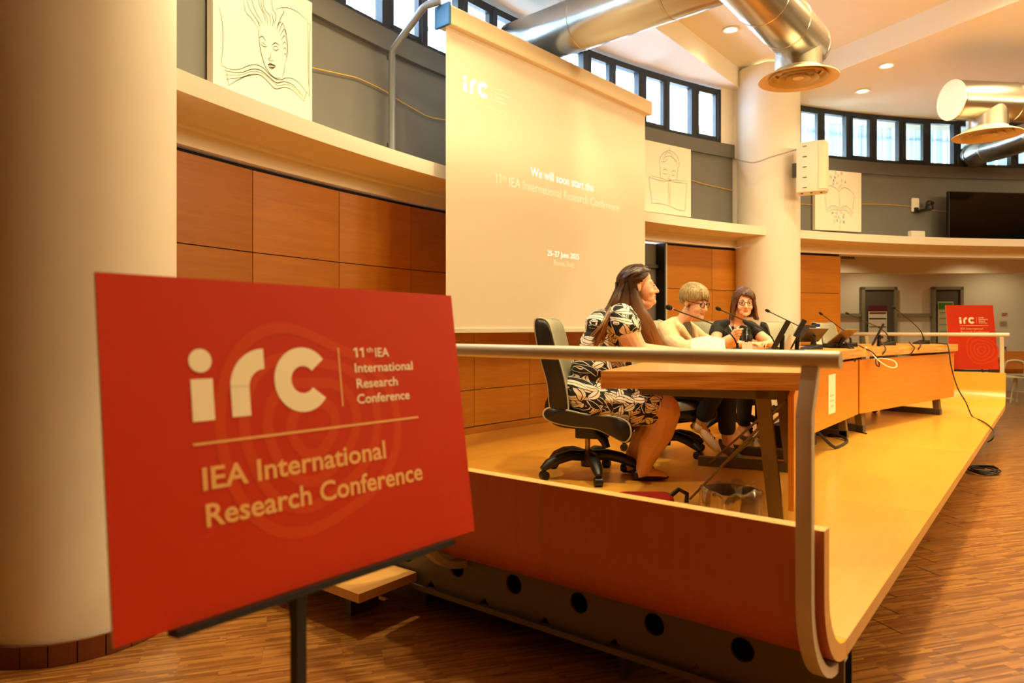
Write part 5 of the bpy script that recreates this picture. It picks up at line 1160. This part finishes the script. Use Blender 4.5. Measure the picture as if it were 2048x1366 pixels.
for i, (s_, wd) in enumerate((('RISERVATO', .12), ('AI RELATORI', .13), ('GRAZIE', .09))): tx.add(*text_mesh(s_, .105 - wd / 2, .105 + wd / 2, .13 - i * .04, .014), xf)
tx = tx.build('notice_print', mat('grey_print', '#a9a090', .8), nt_o); tx['kind'] = 'stuff'
# ------------------------------------------------------------------ cables
cab = mat('black_cable', '#120c08', .5)
def cable(pts, r, label, m=cab, n=6): return tag(MB().tube(crom(pts, n), r, 7).build('cable', m, smooth=True), label, 'cable')
f3 = lambda px, py, d: at(px, d, py=py)
cable([at(1872, 7.75, DT + .006), at(1888, 7.45, DT + .004), at(1896, 7.2, DT - .01), f3(1903, 735, 7.15), f3(1915, 775, 7.1), f3(1932, 805, 7.15), at(1944, 7.2, DECK + .007), at(1962, 6.85, DECK + .007), at(1977, 6.5, DECK + .008), at(1988, 6.25, .34), at(1985, 6.2, .29), at(1976, 6.28, .25)], .006, 'long black cable running from the far desk over the stage edge')
cable([f3(1690, 684, 6.3), at(1698, 5.95, DT + .01), f3(1704, 700, 5.85), f3(1708, 716, 5.84), f3(1697, 728, 5.9), f3(1684, 734, 6.0)], .012, 'thick bundle of black cables hanging over the middle desk edge')
cable([f3(1700, 690, 6.3), at(1706, 5.98, DT + .008), f3(1712, 706, 5.86), f3(1712, 718, 5.85), f3(1700, 732, 5.95)], .007, 'single black cable beside the thick cable bundle')
dr = mat('dark_red_cable', '#3a0d08', .5)
cable([f3(1712, 688, 6.6), at(1726, 6.05, DT + .006), f3(1745, 705, 6.06), f3(1757, 722, 6.05), f3(1758, 733, 6.05), f3(1752, 728, 6.05), f3(1752, 715, 6.1)], .0055, 'dark red cable looping over the joint of two desks', dr)
cable([f3(1755, 676, 6.75), at(1770, 6.3, DT + .006), f3(1770, 702, 6.22), f3(1760, 714, 6.25)], .006, 'dark red cable falling from the thin upright screen', dr)
cable([f3(1818, 684, 7.4), at(1824, 6.8, DT + .006), f3(1829, 696, 6.62), f3(1820, 711, 6.65)], .0055, 'dark red cable hanging near the middle of the far desk', dr)
cable([f3(1838, 680, 7.5), at(1841, 7.0, DT + .006), f3(1841, 692, 6.75), f3(1832, 705, 6.8), f3(1822, 712, 6.8)], .0055, 'second dark red cable hanging near the last microphone', dr)
wc = mat('white_cable', '#e6dcc0', .5)
cable([at(1732, 6.2, DT + .005), f3(1742, 705, 6.08), f3(1758, 722, 6.02), f3(1780, 735, 5.98), f3(1793, 733, 6.0), f3(1788, 722, 6.03), f3(1765, 717, 6.08), f3(1742, 719, 6.15)], .005, 'white cable looping in front of the far desk panel', wc)
cable([(6.62, 1.30, DECK + .006), (6.75, 1.42, DECK + .006), (6.9, 1.40, DECK + .05), (6.82, 1.42, DECK + .2)], .006, 'thin black cable on the deck under the middle desk')
cable([(5.5, 1.42, DECK + .15), (5.62, 1.34, DECK + .03), (5.75, 1.32, DECK + .008), (6.05, 1.33, DECK + .008), (6.2, 1.4, DECK + .02), (6.3, 1.55, DECK + .01)], .012, 'thick black cable curling round the floor box under the desk')
coil = []
for i in range(60):
    a = i * .42; coil.append((7.42 + (.16 + .03 * math.sin(i * .9)) * math.cos(a), .52 + (.11 + .02 * math.cos(i * .7)) * math.sin(a), .008 + .0006 * i))
cable(coil[::2], .006, 'coil of thin black cable on the parquet under the stage edge', n=4)
o = MB().rbox((0, 0, 0), (.34, .26, .17), .02).build('floor_box', blackp, bevel=.01); o.location = (5.62, 1.62, DECK + .086); tag(o, 'black equipment box on the deck under the middle desk', 'box')
m_ = MB(); m_.tube([at(1986, 7.75, .25), at(1989, 7.75, .03)], .01, 8); 
# ------------------------------------------------------------------ bin, red bag
bc = at(1462, 2.73, DECK); t = thing('waste_bin', 'round waste bin with a clear plastic liner beside the near desk', 'bin', tuple(bc))
MB().lathe([(.0, .004), (.095, .004), (.112, .285), (.109, .285), (.093, .01), (.0, .01)], 40).build('bin_body', mat('bin_brown', '#6a4c2c', .5), t, True, world=False)
def liner():
    m = MB(); seg = 48; vs = []; rows = [(.104, .12), (.106, .27), (.113, .295), (.120, .285), (.121, .24), (.122, .19), (.121, .15)]
    for r, z in rows:
        for k in range(seg):
            a = 2 * math.pi * k / seg; w_ = .004 * math.sin(7 * a + z * 40) + .003 * math.sin(13 * a + 2); vs.append(((r + w_) * math.cos(a), (r + w_) * math.sin(a), z + .008 * math.sin(3 * a + 1) + .005 * math.sin(9 * a)))
    m.add(vs, [(i * seg + k, i * seg + (k + 1) % seg, (i + 1) * seg + (k + 1) % seg, (i + 1) * seg + k) for i in range(len(rows) - 1) for k in range(seg)]); return m
lm = bpy.data.materials.new('clear_liner'); lm.use_nodes = True; nt = lm.node_tree; nt.nodes.clear(); o_ = nt.nodes.new('ShaderNodeOutputMaterial'); a_ = nt.nodes.new('ShaderNodeBsdfTransparent'); b_ = nt.nodes.new('ShaderNodeBsdfGlossy'); b_.inputs['Roughness'].default_value = .12; x_ = nt.nodes.new('ShaderNodeMixShader'); x_.inputs[0].default_value = .22; a_.inputs[0].default_value = (.9, .87, .8, 1)
nt.links.new(a_.outputs[0], x_.inputs[1]); nt.links.new(b_.outputs[0], x_.inputs[2]); nt.links.new(x_.outputs[0], o_.inputs[0])
liner().build('liner', lm, t, True, world=False)
MB().lathe([(.0, .20), (.10, .20), (.09, .215), (.05, .225), (.0, .21)], 24).build('rubbish', mat('rubbish_dark', '#161a14', .6), t, True, world=False)
rb = at(1292, 3.62, DECK); t = thing('handbag', 'red handbag lying on the deck behind the end board', 'bag', tuple(rb))
MB().rbox((0, 0, .026), (.27, .18, .052), .04, rot=Matrix.Rotation(RTa, 3, 'Z')).build('bag_body', mat('red_leather', '#a81207', .45), t, bevel=.02, world=False)
MB().tube([V((.12, 0, .04)) @ Matrix.Rotation(-RTa, 3, 'Z'), V((.175, .02, .075)) @ Matrix.Rotation(-RTa, 3, 'Z'), V((.215, .01, .055)) @ Matrix.Rotation(-RTa, 3, 'Z'), V((.21, 0, .01)) @ Matrix.Rotation(-RTa, 3, 'Z')], .012, 10).build('handle', blackp, t, True, world=False)
# ------------------------------------------------------------------ grey door right of the screen
dg = mat('door_grey', '#6d675c', .6)
dr_ = MB().arc(10.50, 10.54, DECK, 2.24, 72.9, 74.85).build('door_1', dg); struct(dr_)
MB().arc(10.46, 10.5, 1.96, 2.0, 72.9, 74.8).build('door_rail', steel_d, dr_)
fr = MB().arc(10.38, 10.5, DECK, 2.24, 72.80, 73.0).build('door_frame', mat('door_frame_steel', '#cfc8b8', .4, .4), dr_); MB().arc(10.37, 10.52, DECK, 2.24, 73.0, 73.12).build('door_seal', blackp, dr_)
# ------------------------------------------------------------------ the corridor beyond
for px in (1725, 1985): spot(pol(12.2, wall_a(px, 12.2), 2.68), 60, 140)
for a in (30, 40, 50, 58): spot(pol(14.2, a, 2.68), 24, 160)
def far_door(n, p0, p1, poster):
    aa, ab = wall_a(p0, 14.95), wall_a(p1, 14.95); am = (aa + ab) / 2; wd = 14.95 * R_(abs(aa - ab))
    root = MB().box((0, 0, 0), (wd, .05, 2.06)).build('door_%d' % n, mat('far_door_grey', '#57534b', .6)); root.location = pol(14.95, am, 1.03); root.rotation_euler = (0, 0, R_(am - 90)); struct(root)
    f = mat('far_door_frame', '#8d8776', .5)
    for c_, d_ in (((-wd / 2 - .03, -.02, .02), (.06, .09, 2.12)), ((wd / 2 + .03, -.02, .02), (.06, .09, 2.12)), ((0, -.02, 1.055), (wd + .12, .09, .06))): MB().box(c_, d_).build('frame', f, root, world=False)
    MB().tube([(wd / 2 - .08, -.06, 0), (wd / 2 - .2, -.06, 0)], .012, 8).build('handle', steel, root, True, world=False)
    return root, am
far_door(2, 1727, 1786, 0); far_door(3, 1869, 1918, 1)
def poster(px0, px1, y0, y1, label, cols, rows):
    a0, a1 = wall_a(px0, 14.88), wall_a(px1, 14.88); am = (a0 + a1) / 2; wd = 14.88 * R_(abs(a0 - a1)); d = wall_d((px0 + px1) / 2, 14.88)
    zt_, zb_ = CAM_H + (HORIZON - y0) / F_PX * d, CAM_H + (HORIZON - y1) / F_PX * d; h = zt_ - zb_
    t = thing('poster', label, 'poster', pol(14.885, am, (zt_ + zb_) / 2), R_(am - 90))
    MB().box((0, 0, 0), (wd, .004, h)).build('sheet', mat('poster' + cols[0][1:], cols[0], .7), t, world=False)
    for i, (u0, u1, v0, v1, c) in enumerate(rows): MB().box(((u0 + u1 - 1) * wd / 2, -.004, (.5 - (v0 + v1) / 2) * h), ((u1 - u0) * wd, .003, (v1 - v0) * h)).build('printed_block', mat('print' + c[1:], c, .7), t, world=False)
poster(1737, 1774, 611, 700, 'white poster with a burgundy heading on the far grey door', ['#e9e2d2'], [(0, 1, 0, .13, '#5d1424'), (.05, .95, .15, .19, '#7a1d2f'), (.04, .96, .28, .31, '#2b2624'), (.04, .96, .47, .49, '#2b2624'), (.62, .8, .60, .74, '#7a3320'), (.1, .25, .85, .97, '#a2452c'), (.7, .88, .85, .97, '#a2452c')])
poster(1876, 1907, 603, 690, 'pale poster with a green heading on the second far door', ['#cfcbae'], [(.05, .95, .03, .18, '#4c8a1e'), (.12, .88, .25, .265, '#7d8a70'), (.12, .88, .38, .395, '#7d8a70'), (.12, .88, .52, .535, '#7d8a70'), (.12, .88, .68, .695, '#7d8a70')])
poster(2003, 2016, 625, 634, 'small reddish label on the far corridor wall', ['#d5cbb5'], [(.1, .9, .2, .4, '#a8463a'), (.1, .7, .55, .75, '#a8463a')])
struct(MB().arc(14.93, 15.0, 1.50, 1.57, wall_a(1722, 15), 60).arc(14.93, 15.0, 1.50, 1.57, wall_a(1866, 15), wall_a(1792, 15)).build('trim_7', mat('wall_strip', '#8f8a78', .6)))
for i, (p0, p1) in enumerate(((1680, 1708), (2021, 2060))):
    aa, ab = wall_a(p0, 12.9), wall_a(p1, 12.9); am = (aa + ab) / 2; wd = 12.9 * R_(abs(aa - ab)); z = 2.54
    t = thing('air_grille', ('small grey air grille on the bulkhead beside the wood panels', 'grey air grille on the bulkhead at the right edge below the television')[i], 'air vent', pol(12.88, am, z), R_(am - 90), 'corridor air grilles')
    MB().box((0, .01, 0), (wd, .01, .13)).build('backing', mat('grille_dark', '#3b382f', .7), t, world=False)
    for k in range(7): MB().box(((k - 3) * wd / 6.6, -.002, 0), (.012, .02, .13)).build('slat', mat('grille_frame', '#a9a391', .5), t, world=False)
    for k in range(3): MB().box((0, -.004, (k - 1) * .06), (wd, .02, .012)).build('slat', MATS['grille_frame'], t, world=False)
# student desk and chairs at the right edge
cf = mat('cream_frame', '#d8cfae', .5); ow = wood('orange_plywood', '#b8691c', '#d08634', .45, axis=0, stretch=16)
tb = at(2075, 12.4, 0); t = thing('student_table', 'long plywood student table at the right edge with a bottle on it', 'table', tuple(tb), RTa)
MB().box((0, 0, .745), (1.6, .5, .03)).build('tabletop', ow, t, bevel=.004, world=False)
MB().box((0, .18, .58), (1.5, .02, .26)).build('modesty_panel', ow, t, world=False)
for sx in (-.62, .0, .62): MB().tube([(sx, 0, .73), (sx, 0, .05)], .022, 8).build('leg', cf, t, True, world=False); MB().tube([(sx, -.25, .03), (sx, .25, .03)], .02, 8).build('foot_bar', cf, t, True, world=False)
def student_chair(label, p, rz):
    t = thing('student_chair', label, 'chair', tuple(p), rz, 'student chairs')
    MB().rbox((0, .0, .45), (.42, .40, .02), .05).build('seat', cf, t, world=False)
    MB().rbox((0, .19, .74), (.42, .30, .018), .05, rot=Matrix.Rotation(R_(82), 3, 'X')).build('backrest', ow, t, world=False)
    m = MB(); m.tube(crom([(-.15, .17, .47), (-.15, .2, .60), (-.10, .215, .72), (.10, .215, .72), (.15, .2, .60), (.15, .17, .47)], 4), .016, 8); m.build('back_frame', cf, t, True, world=False)
    for sx in (-1, 1):
        for sy in (-1, 1): MB().tube([(sx * .17, sy * .14, .44), (sx * .20, sy * .2, .0)], .014, 8).build('leg', cf, t, True, world=False)
    MB().tube([(-.19, -.17, .2), (-.19, .17, .2)], .012, 8).build('stretcher', cf, t, True, world=False)
    MB().tube([(.19, -.17, .2), (.19, .17, .2)], .012, 8).build('stretcher', cf, t, True, world=False)
student_chair('plywood backed student chair just right of the far stage end', at(2018, 11.8, 0), RTa + 2.9)
student_chair('plywood backed student chair at the right edge of the picture', at(2062, 11.7, 0), RTa + 3.3)
o = MB().lathe([(.0, 0), (.034, 0), (.036, .02), (.036, .11), (.016, .15), (.015, .17), (.0, .17)], 16).build('drink_bottle', mat('grey_bottle', '#6b7060', .3), smooth=True); o.location = at(2010, 12.35, .76); tag(o, 'grey drink bottle on the student table', 'bottle')
MB().lathe([(.018, .15), (.02, .155), (.02, .18), (0, .18)], 12).build('bottle_cap', blackp, o, True, world=False)
